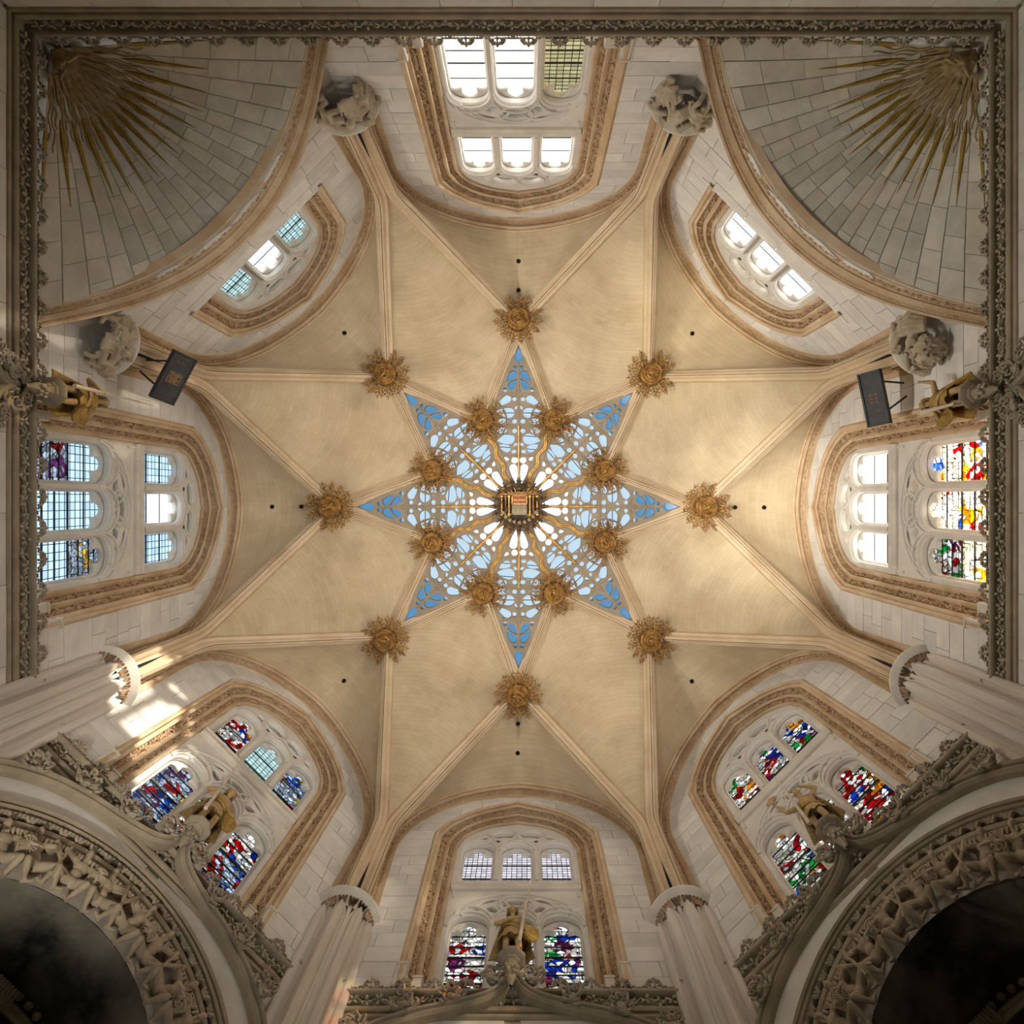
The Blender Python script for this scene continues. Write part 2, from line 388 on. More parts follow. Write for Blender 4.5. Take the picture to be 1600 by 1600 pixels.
def lerp(a, b, t): return a + (b - a) * t
def cr(pts, n):
    """Catmull-Rom through pts, n samples per span"""
    pts = [V(p) if len(p) == 3 else V((*p, 0)) for p in pts]
    out = []
    for i in range(len(pts) - 1):
        p0 = pts[i - 1] if i else pts[0] * 2 - pts[1]
        p1, p2 = pts[i], pts[i + 1]
        p3 = pts[i + 2] if i + 2 < len(pts) else p2 * 2 - p1
        for k in range(n):
            t = k / n
            out.append(0.5 * ((2 * p1) + (p2 - p0) * t + (2 * p0 - 5 * p1 + 4 * p2 - p3) * t * t + (3 * p1 - p0 - 3 * p2 + p3) * t ** 3))
    out.append(pts[-1].copy())
    return out
def resample(pts, n):
    L = [0.0]
    for a, b in zip(pts, pts[1:]): L.append(L[-1] + (b - a).length)
    out = []; j = 0
    for i in range(n):
        d = L[-1] * i / (n - 1)
        while j < len(L) - 2 and L[j + 1] < d: j += 1
        t = (d - L[j]) / max(1e-9, L[j + 1] - L[j])
        out.append(lerp(pts[j], pts[j + 1], min(1, max(0, t))))
    return out
def normals(A, B, ref):
    out = []
    n = len(A)
    for i in range(n):
        T = (A[min(n - 1, i + 1)] + B[min(n - 1, i + 1)]) - (A[max(0, i - 1)] + B[max(0, i - 1)])
        N = T.cross(B[i] - A[i]).normalized()
        if N.dot(V(ref) - A[i]) < 0: N = -N
        out.append(N)
    return out
def ribbon(mb, A, B, prof, N):
    mb.grid([[lerp(A[i], B[i], u) + N[i] * h for u, h in prof] for i in range(len(A))])
def carved_band(mb, A, B, N, u0, u1, h0=0.0, unit=1.15, relief=0.4, seed=0):
    """an undercut vine scroll with leaves, laid in the strip u0..u1 of the ribbon A-B"""
    rg = random.Random(seed)
    P = [lerp(A[i], B[i], u0) + N[i] * h0 for i in range(len(A))]
    Q = [lerp(A[i], B[i], u1) + N[i] * h0 for i in range(len(A))]
    mid = [(p + q) / 2 for p, q in zip(P, Q)]
    L = [0.0]
    for a, b in zip(mid, mid[1:]): L.append(L[-1] + (b - a).length)
    def at(d):
        j = 0
        while j < len(L) - 2 and L[j + 1] < d: j += 1
        t = (d - L[j]) / max(1e-9, L[j + 1] - L[j])
        return lerp(P[j], P[j + 1], t), lerp(Q[j], Q[j + 1], t), lerp(N[j], N[j + 1], t).normalized(), (mid[j + 1] - mid[j]).normalized()
    p, q, nn, tt = at(0.0); w = (q - p).length
    step = w * unit
    k = max(1, int(L[-1] / step)); step = L[-1] / k
    vine = []
    for i in range(k * 4 + 1):
        p, q, nn, tt = at(min(L[-1], step * i / 4))
        a = i * PI / 4
        vine.append((p + q) / 2 + (q - p) * 0.30 * math.sin(a) + nn * (w * relief * (0.55 + 0.3 * math.cos(2 * a))))
    mb.tube(vine, w * 0.075, 4)
    for i in range(k):
        p, q, nn, tt = at(step * (i + 0.5)); U = (q - p).normalized()
        sg = 1 if i % 2 else -1
        c = (p + q) / 2 - U * sg * w * 0.08
        for j in range(4):
            a = 2 * PI * j / 4 + rg.uniform(-0.4, 0.4) + i
            dr = tt * math.cos(a) + U * math.sin(a)
            sd = nn.cross(dr)
            m3 = Matrix((dr, sd, nn)).transposed()
            mb.ell(c + dr * w * 0.29 + nn * w * relief * rg.uniform(0.4, 0.85), (w * 0.27, w * 0.15, w * 0.13), m3, 5, 3)
        for sgn in (-1, 1):
            c2 = (p + q) / 2 + U * sgn * w * 0.40 + tt * step * 0.42
            mb.ell(c2 + nn * w * relief * 0.4, (w * 0.10, w * 0.10, w * 0.10), None, 4, 3)

def plate(outline, holes, z0, z1, bevel=0.0):
    """flat plate with holes; returns (verts(x,y,z), faces)"""
    cu = bpy.data.curves.new('plate', 'CURVE'); cu.dimensions = '2D'; cu.fill_mode = 'BOTH'
    cu.extrude = (z1 - z0) / 2 - bevel; cu.bevel_depth = bevel; cu.bevel_resolution = 0
    for lp in [outline] + holes:
        sp = cu.splines.new('POLY'); sp.points.add(len(lp) - 1); sp.use_cyclic_u = True
        for i, p in enumerate(lp): sp.points[i].co = (p[0], p[1], 0, 1)
    o = bpy.data.objects.new('plate', cu); C.objects.link(o)
    dg = bpy.context.evaluated_depsgraph_get()
    me = bpy.data.meshes.new_from_object(o.evaluated_get(dg))
    vs = [(v.co.x, v.co.y, v.co.z + (z0 + z1) / 2) for v in me.vertices]
    fs = [tuple(p.vertices) for p in me.polygons]
    bpy.data.objects.remove(o); bpy.data.curves.remove(cu); bpy.data.meshes.remove(me)
    return vs, fs

def sculpt(mb, name, m, voxel, smooth=4):
    """merge overlapping lumps into one continuous carved surface"""
    me = bpy.data.meshes.new('raw'); me.from_pydata(mb.v, [], mb.f)
    o = bpy.data.objects.new('raw', me); C.objects.link(o)
    r = o.modifiers.new('r', 'REMESH'); r.mode = 'VOXEL'; r.voxel_size = voxel
    if smooth:
        s_ = o.modifiers.new('s', 'SMOOTH'); s_.iterations = smooth; s_.factor = 0.5
    dg = bpy.context.evaluated_depsgraph_get()
    out = bpy.data.meshes.new_from_object(o.evaluated_get(dg))
    bpy.data.objects.remove(o); bpy.data.meshes.remove(me)
    out.name = name; out.materials.clear(); out.materials.append(m)
    out.polygons.foreach_set('use_smooth', [True] * len(out.polygons))
    return out

def teardrop(cx, cy, tx, ty, r, n=7):
    """round end of radius r at (cx,cy), point at (tx,ty)"""
    dx, dy = tx - cx, ty - cy; L = math.hypot(dx, dy); a0 = math.atan2(dy, dx)
    pts = [(tx, ty)]
    for i in range(n + 1):
        a = a0 + R_(75) + (2 * PI - 2 * R_(75)) * i / n
        pts.append((cx + r * math.cos(a), cy + r * math.sin(a)))
    pts.insert(1, (cx + dx * 0.5 + math.cos(a0 + PI / 2) * r * 0.72, cy + dy * 0.5 + math.sin(a0 + PI / 2) * r * 0.72))
    pts.append((cx + dx * 0.5 - math.cos(a0 + PI / 2) * r * 0.72, cy + dy * 0.5 - math.sin(a0 + PI / 2) * r * 0.72))
    return pts
def ring(cx, cy, rx, ry=None, n=8, rot=0.0):
    ry = ry or rx; out = []
    for i in range(n):
        a = 2 * PI * i / n; x, y = rx * math.cos(a), ry * math.sin(a)
        out.append((cx + x * math.cos(rot) - y * math.sin(rot), cy + x * math.sin(rot) + y * math.cos(rot)))
    return out

# directions of the eight walls, as the photograph shows them (the picture's foot is +Y)
SIDES = {'east': 0, 'southeast': 45, 'south': 90, 'southwest': 135, 'west': 180, 'northwest': 225, 'north': 270, 'northeast': 315}
FULL = ['east', 'southeast', 'south', 'southwest', 'west', 'north']
HS = 3.107                                        # half the side of the octagon
D = 7.5

def uvw(u, v, z):
    """the point at height z that the photograph shows at pixel u, v"""
    return V(((u - 821) / FPX * z + CAMX, (v - 781) / FPX * z + CAMY, z))

# ------------------------------------------------------------------ curves of one bay (local frame: x outward, y along the wall, z up)
def formeret(k=26):
    """inner edge of the wall arch on the wall face, from one springing over the apex to the other: (t, z)"""
    half = []
    for i in range(k + 1):
        u = i / k
        if u < 0.3: half.append((lerp(2.62, 2.70, u / 0.3), lerp(12.95, 15.3, u / 0.3)))
        else:
            a = (u - 0.3) / 0.7 * PI / 2
            c = math.cos(a)
            half.append((2.70 * c, 15.3 + 2.98 * math.sin(a) - 0.10 * 4 * c * (1 - c) * 0.5))
    return half + [(-t, z) for t, z in half[-2::-1]]
FI = formeret()
F_in = [V((D, t, z)) for t, z in FI]
F_out = []
for i, (t, z) in enumerate(FI):
    u = min(i, len(FI) - 1 - i) / 26
    g = max(0, (u - 0.3) / 0.7)
    sg = 1 if t >= 0 else -1
    F_out.append(V((D - 0.23 - 0.06 * g, t + sg * 0.17 * (1 - g) ** 0.8 if abs(t) > 1e-6 else 0.0, z + 0.17 * g)))

def wout(zb):
    arch = cr([(1.85, 16.28), (1.55, 16.86), (0.95, 17.46), (0, 17.93)], 6)
    half = [V((1.86, lerp(zb, 16.28, i / 10), 0)) for i in range(10)] + arch
    return [V((D, p.x, p.y)) for p in half] + [V((D, -p.x, p.y)) for p in half[-2::-1]]
def win(zb):
    arch = cr([(1.33, 16.45), (1.16, 17.02), (0.68, 17.46), (0, 17.66)], 6)
    half = [V((1.33, lerp(zb, 16.45, i / 10), 0)) for i in range(10)] + arch
    return [V((D + 0.5, p.x, p.y)) for p in half] + [V((D + 0.5, -p.x, p.y)) for p in half[-2::-1]]
def half_at(curve, z):
    """half width of a curve (x, t, z) at height z"""
    best = 0.0
    for a, b in zip(curve, curve[1:]):
        if a.y < 0 or b.y < 0: break
        if (a.z - z) * (b.z - z) <= 0 and abs(a.z - b.z) > 1e-9:
            best = max(best, lerp(a.y, b.y, (z - a.z) / (b.z - a.z)))
    return best
WO = wout(10.6)
def w_half(z): return half_at(WO, z) if z >= 10.6 else 0.0
def f_half(z):
    if z <= 12.95: return 2.66
    return half_at(F_in, z) if z < 18.27 else 0.0
def conch_z(s): return 13.02 - 1.74 * (abs(s) / 2.85) ** 2.15
def conch_half(z): return 2.85 * max(0.0, (13.02 - z) / 1.74) ** (1 / 2.15)

# ------------------------------------------------------------------ walls, each course laid block by block
def strip_pts(xi, xo, z0, z1, y0, y1, n=3):
    """outline of the block between z0..z1 clipped to xi(z)..xo(z) and y0..y1"""
    L, Rr = [], []
    for i in range(n + 1):
        z = lerp(z0, z1, i / n)
        a, b = max(y0, xi(z)), min(y1, xo(z))
        if b - a < 0.03:
            if i == 0: return None
            break
        L.append((a, z)); Rr.append((b, z))
    if len(L) < 2: return None
    return Rr + L[::-1]
def block_mesh(poly, sg, rg):
    g = 0.0045
    cy = sum(p[0] for p in poly) / len(poly); cz = sum(p[1] for p in poly) / len(poly)
    q = []
    for y, z in poly:
        q.append((y - math.copysign(min(g, abs(y - cy) * 0.3), y - cy), z - math.copysign(min(g, abs(z - cz) * 0.3), z - cz)))
    mb = MB(); f = D - rg.uniform(0.006, 0.013)
    mb.prism([(f, sg * y, z) for y, z in q], (0.06, 0, 0))
    return mb.mesh('stone_block', M['wall'], 0)
def lay(xi, xo, z0, z1, course, rg, ymax=3.1, length=(0.62, 1.0)):
    """meshes for the courses of both halves of a wall"""
    out = []; nz = max(1, round((z1 - z0) / course)); h = (z1 - z0) / nz
    for sg in (-1, 1):
        for i in range(nz):
            a, b = z0 + i * h, z0 + (i + 1) * h
            y = min(xi(a), xi(b), xi((a + b) / 2)); end = max(xo(a), xo(b))
            y -= rg.uniform(0.0, 0.5) if y > 0 else (0.0 if sg > 0 else 0.0)
            if y <= 0: y = 0.0
            while y < end - 0.02:
                w = rg.uniform(*length)
                if end - (y + w) < 0.25: w = end - y + 0.01
                p = strip_pts(xi, xo, a, b, y, y + w)
                if p: out.append(block_mesh(p, sg, rg))
                y += w
    return out
def backing(mb, xi, xo, zs, x=D + 0.03):
    for sg in (-1, 1):
        for a, b in zip(zs, zs[1:]):
            e = 1e-5
            mb.add([(x, sg * xi(a + e), a), (x, sg * xo(a + e), a), (x, sg * xo(b - e), b), (x, sg * xi(b - e), b)], [(0, 1, 2, 3)])
zgrid = [10.3, 10.6] + [10.7 + i * 0.2 for i in range(29)] + [16.3 + i * 0.09 for i in range(19)] + [18.1, 19.8]
NR, NZ = 1.95, 7.15                                # arch opening of the three foot walls
def niche_half(z):
    if z < NZ: return NR
    return math.sqrt(max(0.0, NR * NR - (z - NZ) ** 2)) if z < NZ + NR else 0.0
rg = random.Random(3)
upper_blocks = lay(lambda z: w_half(z), lambda z: f_half(z) + 0.02, 10.95, 18.3, 0.385, rg)
lower_blocks = lay(lambda z: 0.0, lambda z: 3.1, 9.55, 10.42, 0.435, rg, length=(0.8, 1.3))
wing_blocks = [m for m in lay(lambda z: 3.1, lambda z: 7.45, 9.55, 10.42, 0.435, rg, length=(0.8, 1.3))]
wing_up = [m for m in lay(lambda z: 2.60, lambda z: 4.6, 10.95, 12.9, 0.39, rg)]
sq_blocks = lay(lambda z: w_half(z) if z > 14.4 else (conch_half(z) if z < 13.02 else 0.0), lambda z: f_half(z) + 0.02, 12.6, 18.3, 0.385, rg)
spandrel_blocks = lay(lambda z: 0.0, lambda z: 3.0, 10.22, 10.42, 0.2, rg, length=(0.7, 1.1))

LAB = {'east': 'upper wall with bright warm stained window and gilded statue at its cornice',
       'southeast': 'shaded wall over dark figured arch, statue raising one arm',
       'south': 'wall at the picture foot over the ogee tip carrying long haired statue',
       'southwest': 'sunlit wall over figured arch with pale stained plaster inside',
       'west': 'wall with pale blue leaded window and tall lance across it',
       'north': 'wall with glaring clear window beyond the dark straight cornice',
       'northwest': 'short wall over the shell vault beside the pale blue window',
       'northeast': 'short wall over the shell vault beside the warm glowing window'}
walls = {}
for nm, th in SIDES.items():
    w = empty('wall_' + nm, (0, 0, 0), R_(th), kind='structure', label=LAB[nm])
    walls[nm] = w
    mb = MB()
    if nm in FULL:
        backing(mb, w_half, lambda z: HS, zgrid)
        if nm in ('southeast', 'south', 'southwest'):
            zz = [-1.6, 3, NZ] + [NZ + NR * math.sin(PI / 2 * i / 10) for i in range(1, 11)] + [10.3]
            backing(mb, niche_half, lambda z: HS, zz)
        else:
            backing(mb, lambda z: 0.0, lambda z: HS, [-1.6, 10.3])
        blocks = list(upper_blocks)
        if nm in ('north', 'west', 'east'):
            for sg in ((-1, 1) if nm == 'north' else ((1,) if nm == 'west' else (-1,))):
                mb.add([(D + 0.03, sg * HS, -1.6), (D + 0.03, sg * 7.55, -1.6), (D + 0.03, sg * 7.55, 13.2), (D + 0.03, sg * HS, 13.2)], [(0, 1, 2, 3)])
            blocks += lower_blocks
            blocks += [b for b in wing_blocks + wing_up if nm == 'north' or (b.vertices[0].co.y > 0) == (nm == 'west')]
    else:
        backing(mb, lambda z: w_half(z) if z > 14.4 else (conch_half(z) if z < 13.02 else 0.0), lambda z: HS,
                [11.28 + i * 0.116 for i in range(16)] + [14.4] + [z for z in zgrid if z > 14.4])
        blocks = sq_blocks
    mb.obj('wall_core', M['joint'], w, 0)
    for b in blocks: inst(b, 'stone_block', w)

mb = MB(); mb.box((0, 0, -1.65), (17, 17, 0.1)); fl = mb.obj('floor', M['floor'], None, 0, kind='structure', label='stone chapel floor below the camera')

# ------------------------------------------------------------------ wall arches (formerets): moulding + carved band
NF = normals(F_in, F_out, (0, 0, 12))
mb = MB()
ribbon(mb, F_in, F_out, [(-0.10, 0.0), (-0.10, 0.05), (0.0, 0.07), (0.06, 0.02), (0.17, -0.02), (0.20, -0.08), (0.52, -0.08), (0.55, 0.0),
                         (0.62, 0.05), (0.70, 0.06), (0.76, 0.01), (0.84, -0.01), (0.90, 0.04), (1.0, 0.03), (1.06, -0.08)], NF)
formeret_me = mb.mesh('wall_arch', M['mould'])
mb = MB(); carved_band(mb, F_in, F_out, NF, 0.20, 0.54, -0.08, 1.6, 0.75, 5)
formeret_carve = mb.mesh('carved_vine', M['carve'])
for nm, th in SIDES.items():
    t = empty('trim_wall_arch', (0, 0, 0), R_(th), kind='structure', label='carved stone arch framing the %s vault cell above its window' % nm)
    inst(formeret_me, 'arch_moulding', t)
    inst(formeret_carve, 'carved_vine', t, kind='stuff')

# ------------------------------------------------------------------ windows
def surround(zb):
    A, B = wout(zb), win(zb)
    N = normals(A, B, (0, 0, 13))
    mb = MB()
    ribbon(mb, A, B, [(-0.06, -0.01), (-0.05, 0.06), (0.0, 0.085), (0.05, 0.06), (0.09, 0.0), (0.14, 0.015), (0.19, 0.05), (0.24, 0.0), (0.25, -0.09), (0.46, -0.09), (0.47, 0.0),
                      (0.51, 0.04), (0.55, 0.03), (0.58, 0.0), (0.59, -0.09), (0.77, -0.09), (0.78, 0.0), (0.83, 0.045), (0.88, 0.02), (0.93, -0.03), (1.0, 0.0), (1.02, -0.12)], N)
    a = mb.mesh('moulded_surround', M['mould'])
    bands = []
    for u0, u1, sd in ((0.25, 0.46, 1), (0.59, 0.77, 2)):
        mb = MB(); carved_band(mb, A, B, N, u0, u1, -0.09, 1.7, 0.62, sd)
        bands.append(mb.mesh('carved_vine', M['carve']))
    return a, bands
def arch_light(cy, hw, z0, zs, rise, n=6, cusp=False):
    """outline of one light: jambs to zs and a round-pointed head, cusped to a trefoil when asked"""
    pts = [(cy - hw, z0), (cy + hw, z0), (cy + hw, zs)]
    if not cusp:
        for i in range(1, 2 * n):
            a = PI * i / (2 * n)
            pts.append((cy + hw * math.cos(a), zs + rise * math.sin(a) ** 0.9))
    else:
        pts += [(cy + hw * 0.96, zs + rise * 0.22), (cy + hw * 0.72, zs + rise * 0.34), (cy + hw * 0.42, zs + rise * 0.24), (cy + hw * 0.46, zs + rise * 0.62), (cy + hw * 0.22, zs + rise * 0.92),
                (cy, zs + rise), (cy - hw * 0.22, zs + rise * 0.92), (cy - hw * 0.46, zs + rise * 0.62), (cy - hw * 0.42, zs + rise * 0.24), (cy - hw * 0.72, zs + rise * 0.34), (cy - hw * 0.96, zs + rise * 0.22)]
    pts.append((cy - hw, zs))
    return pts
def in_local(vs):  # plate coords (t, z, depth) -> local (x, y, z)
    return [(p[2], p[0], p[1]) for p in vs]
CT = (-0.89, 0.0, 0.89)
def tracery(zb):
    base = [(p.y, p.z) for p in win(zb)]
    s = 1.06
    outl = [(y * s, z if z < 16.4 else 16.4 + (z - 16.4) * 1.08) for y, z in base]
    outl = outl[::1]
    low = zb < 12
    hA, hB = [], []
    if low:
        for c in CT:
            hA.append(arch_light(c, 0.41, zb + 0.1, 13.42, 0.44)); hB.append(arch_light(c, 0.365, zb + 0.12, 13.45, 0.40, cusp=True))
        hA += [ring(0, 14.17, 0.28, 0.23, 12)] + [teardrop(sg * 0.50, 14.06, sg * 0.28, 13.90, 0.12) for sg in (-1, 1)] + [teardrop(sg * 0.80, 13.98, sg * 1.05, 13.92, 0.075) for sg in (-1, 1)] + [teardrop(sg * 0.47, 14.33, sg * 0.8, 14.16, 0.055) for sg in (-1, 1)]
        hB += [teardrop(sg * 0.13, 14.13, sg * 0.03, 14.33, 0.085) for sg in (-1, 1)] + [ring(0, 14.0, 0.04, 0.03)] + \
              [teardrop(sg * 0.50, 14.05, sg * 0.33, 13.93, 0.085) for sg in (-1, 1)] + [teardrop(sg * 0.81, 13.97, sg * 0.97, 13.92, 0.05) for sg in (-1, 1)]
    for c in CT:
        hA.append(arch_light(c, 0.385, 15.03, 16.36, 0.40)); hB.append(arch_light(c, 0.34, 15.05, 16.42, 0.34, cusp=True))
    hA += [ring(sg * 0.33, 17.12, 0.29, 0.20, 12, sg * -0.25) for sg in (-1, 1)] + [teardrop(sg * 0.78, 16.98, sg * 1.02, 16.80, 0.10) for sg in (-1, 1)] + [teardrop(sg * 0.45, 16.80, sg * 0.45, 16.93, 0.05) for sg in (-1, 1)]
    hB += [ring(sg * 0.43, 17.12, 0.12, 0.13, 9) for sg in (-1, 1)] + [teardrop(sg * 0.22, 17.12, sg * 0.08, 17.2, 0.085) for sg in (-1, 1)] + \
          [teardrop(sg * 0.79, 16.97, sg * 0.95, 16.84, 0.065) for sg in (-1, 1)] + [ring(sg * 0.45, 16.80, 0.028) for sg in (-1, 1)]
    mb = MB()
    v, f = plate(outl, hA, D + 0.46, D + 0.60, 0.028); mb.add(in_local(v), f)
    v, f = plate(outl, hB, D + 0.60, D + 0.71, 0.02); mb.add(in_local(v), f)
    pl = mb.mesh('tracery', M['tracery'], 30)
    mb = MB()                                            # raised roll mouldings round the lights and their arcs
    def roll(p2, r=0.026, x=D + 0.45): mb.tube([(x, y, z) for y, z in p2], r, 6)
    for c in CT:
        if low:
            roll(arch_light(c, 0.43, zb + 0.1, 13.44, 0.47)[2:], 0.03)
            roll([(c + 0.47 * math.cos(a), 13.47 + 0.62 * math.sin(a) ** 0.95) for a in [PI * i / 14 for i in range(15)]], 0.028)
        roll(arch_light(c, 0.405, 15.03, 16.38, 0.43)[2:], 0.026)
    if low:
        roll([(1.18 * math.cos(a), 13.80 + 0.72 * math.sin(a)) for a in [PI * i / 20 for i in range(21)]], 0.034)
        roll([(1.06 * math.cos(a), 13.80 + 0.63 * math.sin(a)) for a in [PI * i / 20 for i in range(21)]], 0.022)
        roll(ring(0, 14.17, 0.34, 0.28, 18) + [(0.34, 14.17)], 0.03)
        for sg in (-1, 1):
            roll([(sg * (0.45 + 0.36 * math.cos(a)), 13.92 + 0.42 * math.sin(a)) for a in [0.3 + 2.4 * i / 10 for i in range(11)]], 0.024)
    for sg in (-1, 1):
        roll([(sg * 0.33 + p[0] * 1.0, p[1]) for p in [(0.33 * math.cos(a), 17.10 + 0.26 * math.sin(a)) for a in [2 * PI * i / 16 for i in range(17)]]], 0.024)
        for c in (0.445,):
            mb.box((D + 0.46, sg * c, (zb if low else 15.0) / 2 + 13.4 / 2 if low else 15.7), (0.10, 0.075, (13.4 - zb) if low else 1.3))
            mb.box((D + 0.46, sg * c, 15.72), (0.10, 0.07, 1.36))
    ro = mb.mesh('tracery_roll', M['tracery'])
    mb = MB()
    P = [(D + 0.62, 14.64), (D + 0.40, 14.66), (D + 0.36, 14.70), (D + 0.36, 14.75), (D + 0.42, 14.78), (D + 0.40, 14.83), (D + 0.36, 14.88), (D + 0.40, 14.92), (D + 0.62, 14.98)]
    mb.grid([[(x, y, z) for x, z in P] for y in (-1.36, 1.36)])
    if low:
        for sg in (-1, 1): mb.box((D + 0.46, sg * 1.29, 14.55), (0.06, 0.05, 0.25))
    tm = mb.mesh('transom', M['pale'])
    return pl, ro, tm
def pane_mesh(c, hw, z0, z1, m):
    mb = MB(); mb.box((D + 0.75, c, (z0 + z1) / 2), (0.012, 2 * hw, z1 - z0)); return mb.mesh('pane', m, 0)
def bar_mesh(c, hw, z, r=0.014):
    mb = MB(); mb.box((D + 0.735, c, z), (0.02, 2 * hw, 2 * r)); return mb.mesh('saddle_bar', M['iron'], 0)
SUR = {True: surround(10.98), False: surround(14.28)}
TRA = {True: tracery(10.6), False: tracery(14.6)}
mb = MB()                                            # small moulded bases at the feet of the jamb shafts
for sg in (-1, 1):
    for u in (0.05, 0.52, 0.83):
        x, y = D + 0.5 * u, 1.86 - 0.53 * u
        mb.box((x - 0.01, sg * y, 11.30), (0.14, 0.15, 0.62)); mb.box((x - 0.01, sg * y, 11.62), (0.17, 0.18, 0.05))
bases_me = mb.mesh('jamb_base', M['pale'])
mb = MB()
mb.grid([[(D - 0.01, y, 14.36), (D - 0.03, y, 14.40), (D, y, 14.44), (D + 0.75, y, 14.98)] for y in (-2.02, 2.02)])
for sg in (-1, 1): mb.box((D + 0.32, sg * 1.93, 14.40), (0.70, 0.34, 0.10))
sill_me = mb.mesh('sloping_sill', M['wall'], 0)
# (z0, z1) of the panes of a light and what glass each window has there, per light
LOWZ = [(10.7, 12.25), (12.25, 12.95), (12.95, 13.9)]
UPZ = [(15.0, 15.62), (15.62, 16.8)]
S_, P_, Y_, FR, Wt, LW, LB, LG, LD = 'stained', 'stained_pale', 'stained_gold', 'frosted', 'white', 'lead_white', 'lead_blue', 'lead_green', 'lead_dim'
GL = {'south': ([[S_] * 3] * 3, [[LW] * 2] * 3, [S_, LW]),
      'southwest': ([[P_, P_, S_], [P_, S_, S_], [P_, P_, P_]], [[S_, P_], [LG, LG], [P_, S_]], [P_, Wt]),
      'southeast': ([[S_] * 3] * 3, [[S_] * 2] * 3, [S_, S_]),
      'west': ([[LB, LB, P_], [LB, LB, LB], [P_, P_, LB]], [[LB, LB], [LB, Wt], [LB, LB]], [LB, LB]),
      'east': ([[Y_] * 3, [Y_] * 3, [S_, Y_, S_]], [[FR] * 2] * 3, [Y_, FR]),
      'north': ([[FR] * 3, [FR] * 3, [LD] * 3], [[FR] * 2] * 3, [LB, FR]),
      'northwest': (None, [[LG, LG], [LG, Wt], [Wt, LG]], [LB, LG]),
      'northeast': (None, [[Wt] * 2] * 3, [Wt, Wt])}
WLAB = {'south': 'traceried window at the picture foot, red stained lower lights, white leaded upper ones',
        'southwest': 'slanting window behind tan statue, blue and red glass with one greenish plain light',
        'southeast': 'slanting window of vivid red and blue stained glass behind the statue raising its arm',
        'west': 'traceried window of pale blue leaded quarries with two stained patches',
        'east': 'glaring traceried window with golden stained glass beside the cornice',
        'north': 'overexposed clear traceried window crossed by thin iron bars',
        'northwest': 'short three light window of pale green quarries above the left shell vault',
        'northeast': 'short three light window glowing warm white above the right shell vault'}
_pc = {}
def cached(fn, *a):
    key = (fn.__name__,) + a[:-1] + (a[-1].name if hasattr(a[-1], 'name') else a[-1],)
    if key not in _pc: _pc[key] = fn(*a)
    return _pc[key]
for n_, (nm, th) in enumerate(SIDES.items()):
    low = GL[nm][0] is not None
    w = empty('window_%d' % (n_ + 1), (0, 0, 0), R_(th), kind='structure', label=WLAB[nm])
    inst(SUR[low][0], 'moulded_surround', w)
    for b in SUR[low][1]: inst(b, 'carved_vine', w, kind='stuff')
    tr = inst(TRA[low][0], 'tracery', w)
    inst(TRA[low][1], 'tracery_roll', tr)
    if low: inst(TRA[low][2], 'transom', w); inst(bases_me, 'jamb_base', w)
    else: inst(sill_me, 'sloping_sill', w)
    for i, c in enumerate(CT):
        cc = c
        if low:
            for j, (a, b) in enumerate(LOWZ):
                p = inst(cached(pane_mesh, cc, 0.40, a, b, G[GL[nm][0][i][j]]), 'pane', w)
                inst(cached(bar_mesh, cc, 0.40, a + 0.01, 0.016), 'saddle_bar', p)
                for q in ((0.33, 0.66) if GL[nm][0][i][j] in (S_, P_) else (0.5,)):
                    inst(cached(bar_mesh, cc, 0.40, round(lerp(a, b, q), 3), 0.009), 'saddle_bar', p)
        for j, (a, b) in enumerate(UPZ):
            p = inst(cached(pane_mesh, cc, 0.38, a, b, G[GL[nm][1][i][j]]), 'pane', w)
            inst(cached(bar_mesh, cc, 0.38, a + 0.02, 0.014), 'saddle_bar', p)
            inst(cached(bar_mesh, cc, 0.38, round((a + b) / 2, 3), 0.008), 'saddle_bar', p)
    if low: inst(cached(pane_mesh, 0.0, 1.3, 13.92, 14.6, G[GL[nm][2][0]]), 'tracery_glass', w)
    inst(cached(pane_mesh, 0.0, 1.3, 16.81, 17.75, G[GL[nm][2][1]]), 'tracery_glass', w)
    # masonry of the opening behind the tracery
    mb = MB(); zb = 10.4 if low else 14.5
    A = [p + V((0.0, 0, 0)) for p in win(zb)]; B = [V((D + 0.80, p.y * 1.08, p.z + (0.12 if p.z > 16.4 else 0))) for p in A]
    mb.grid([[V((D + 0.45, a.y * 1.06, a.z)), b] for a, b in zip(A, B)])
    mb.obj('outer_reveal', M['pale'], w)

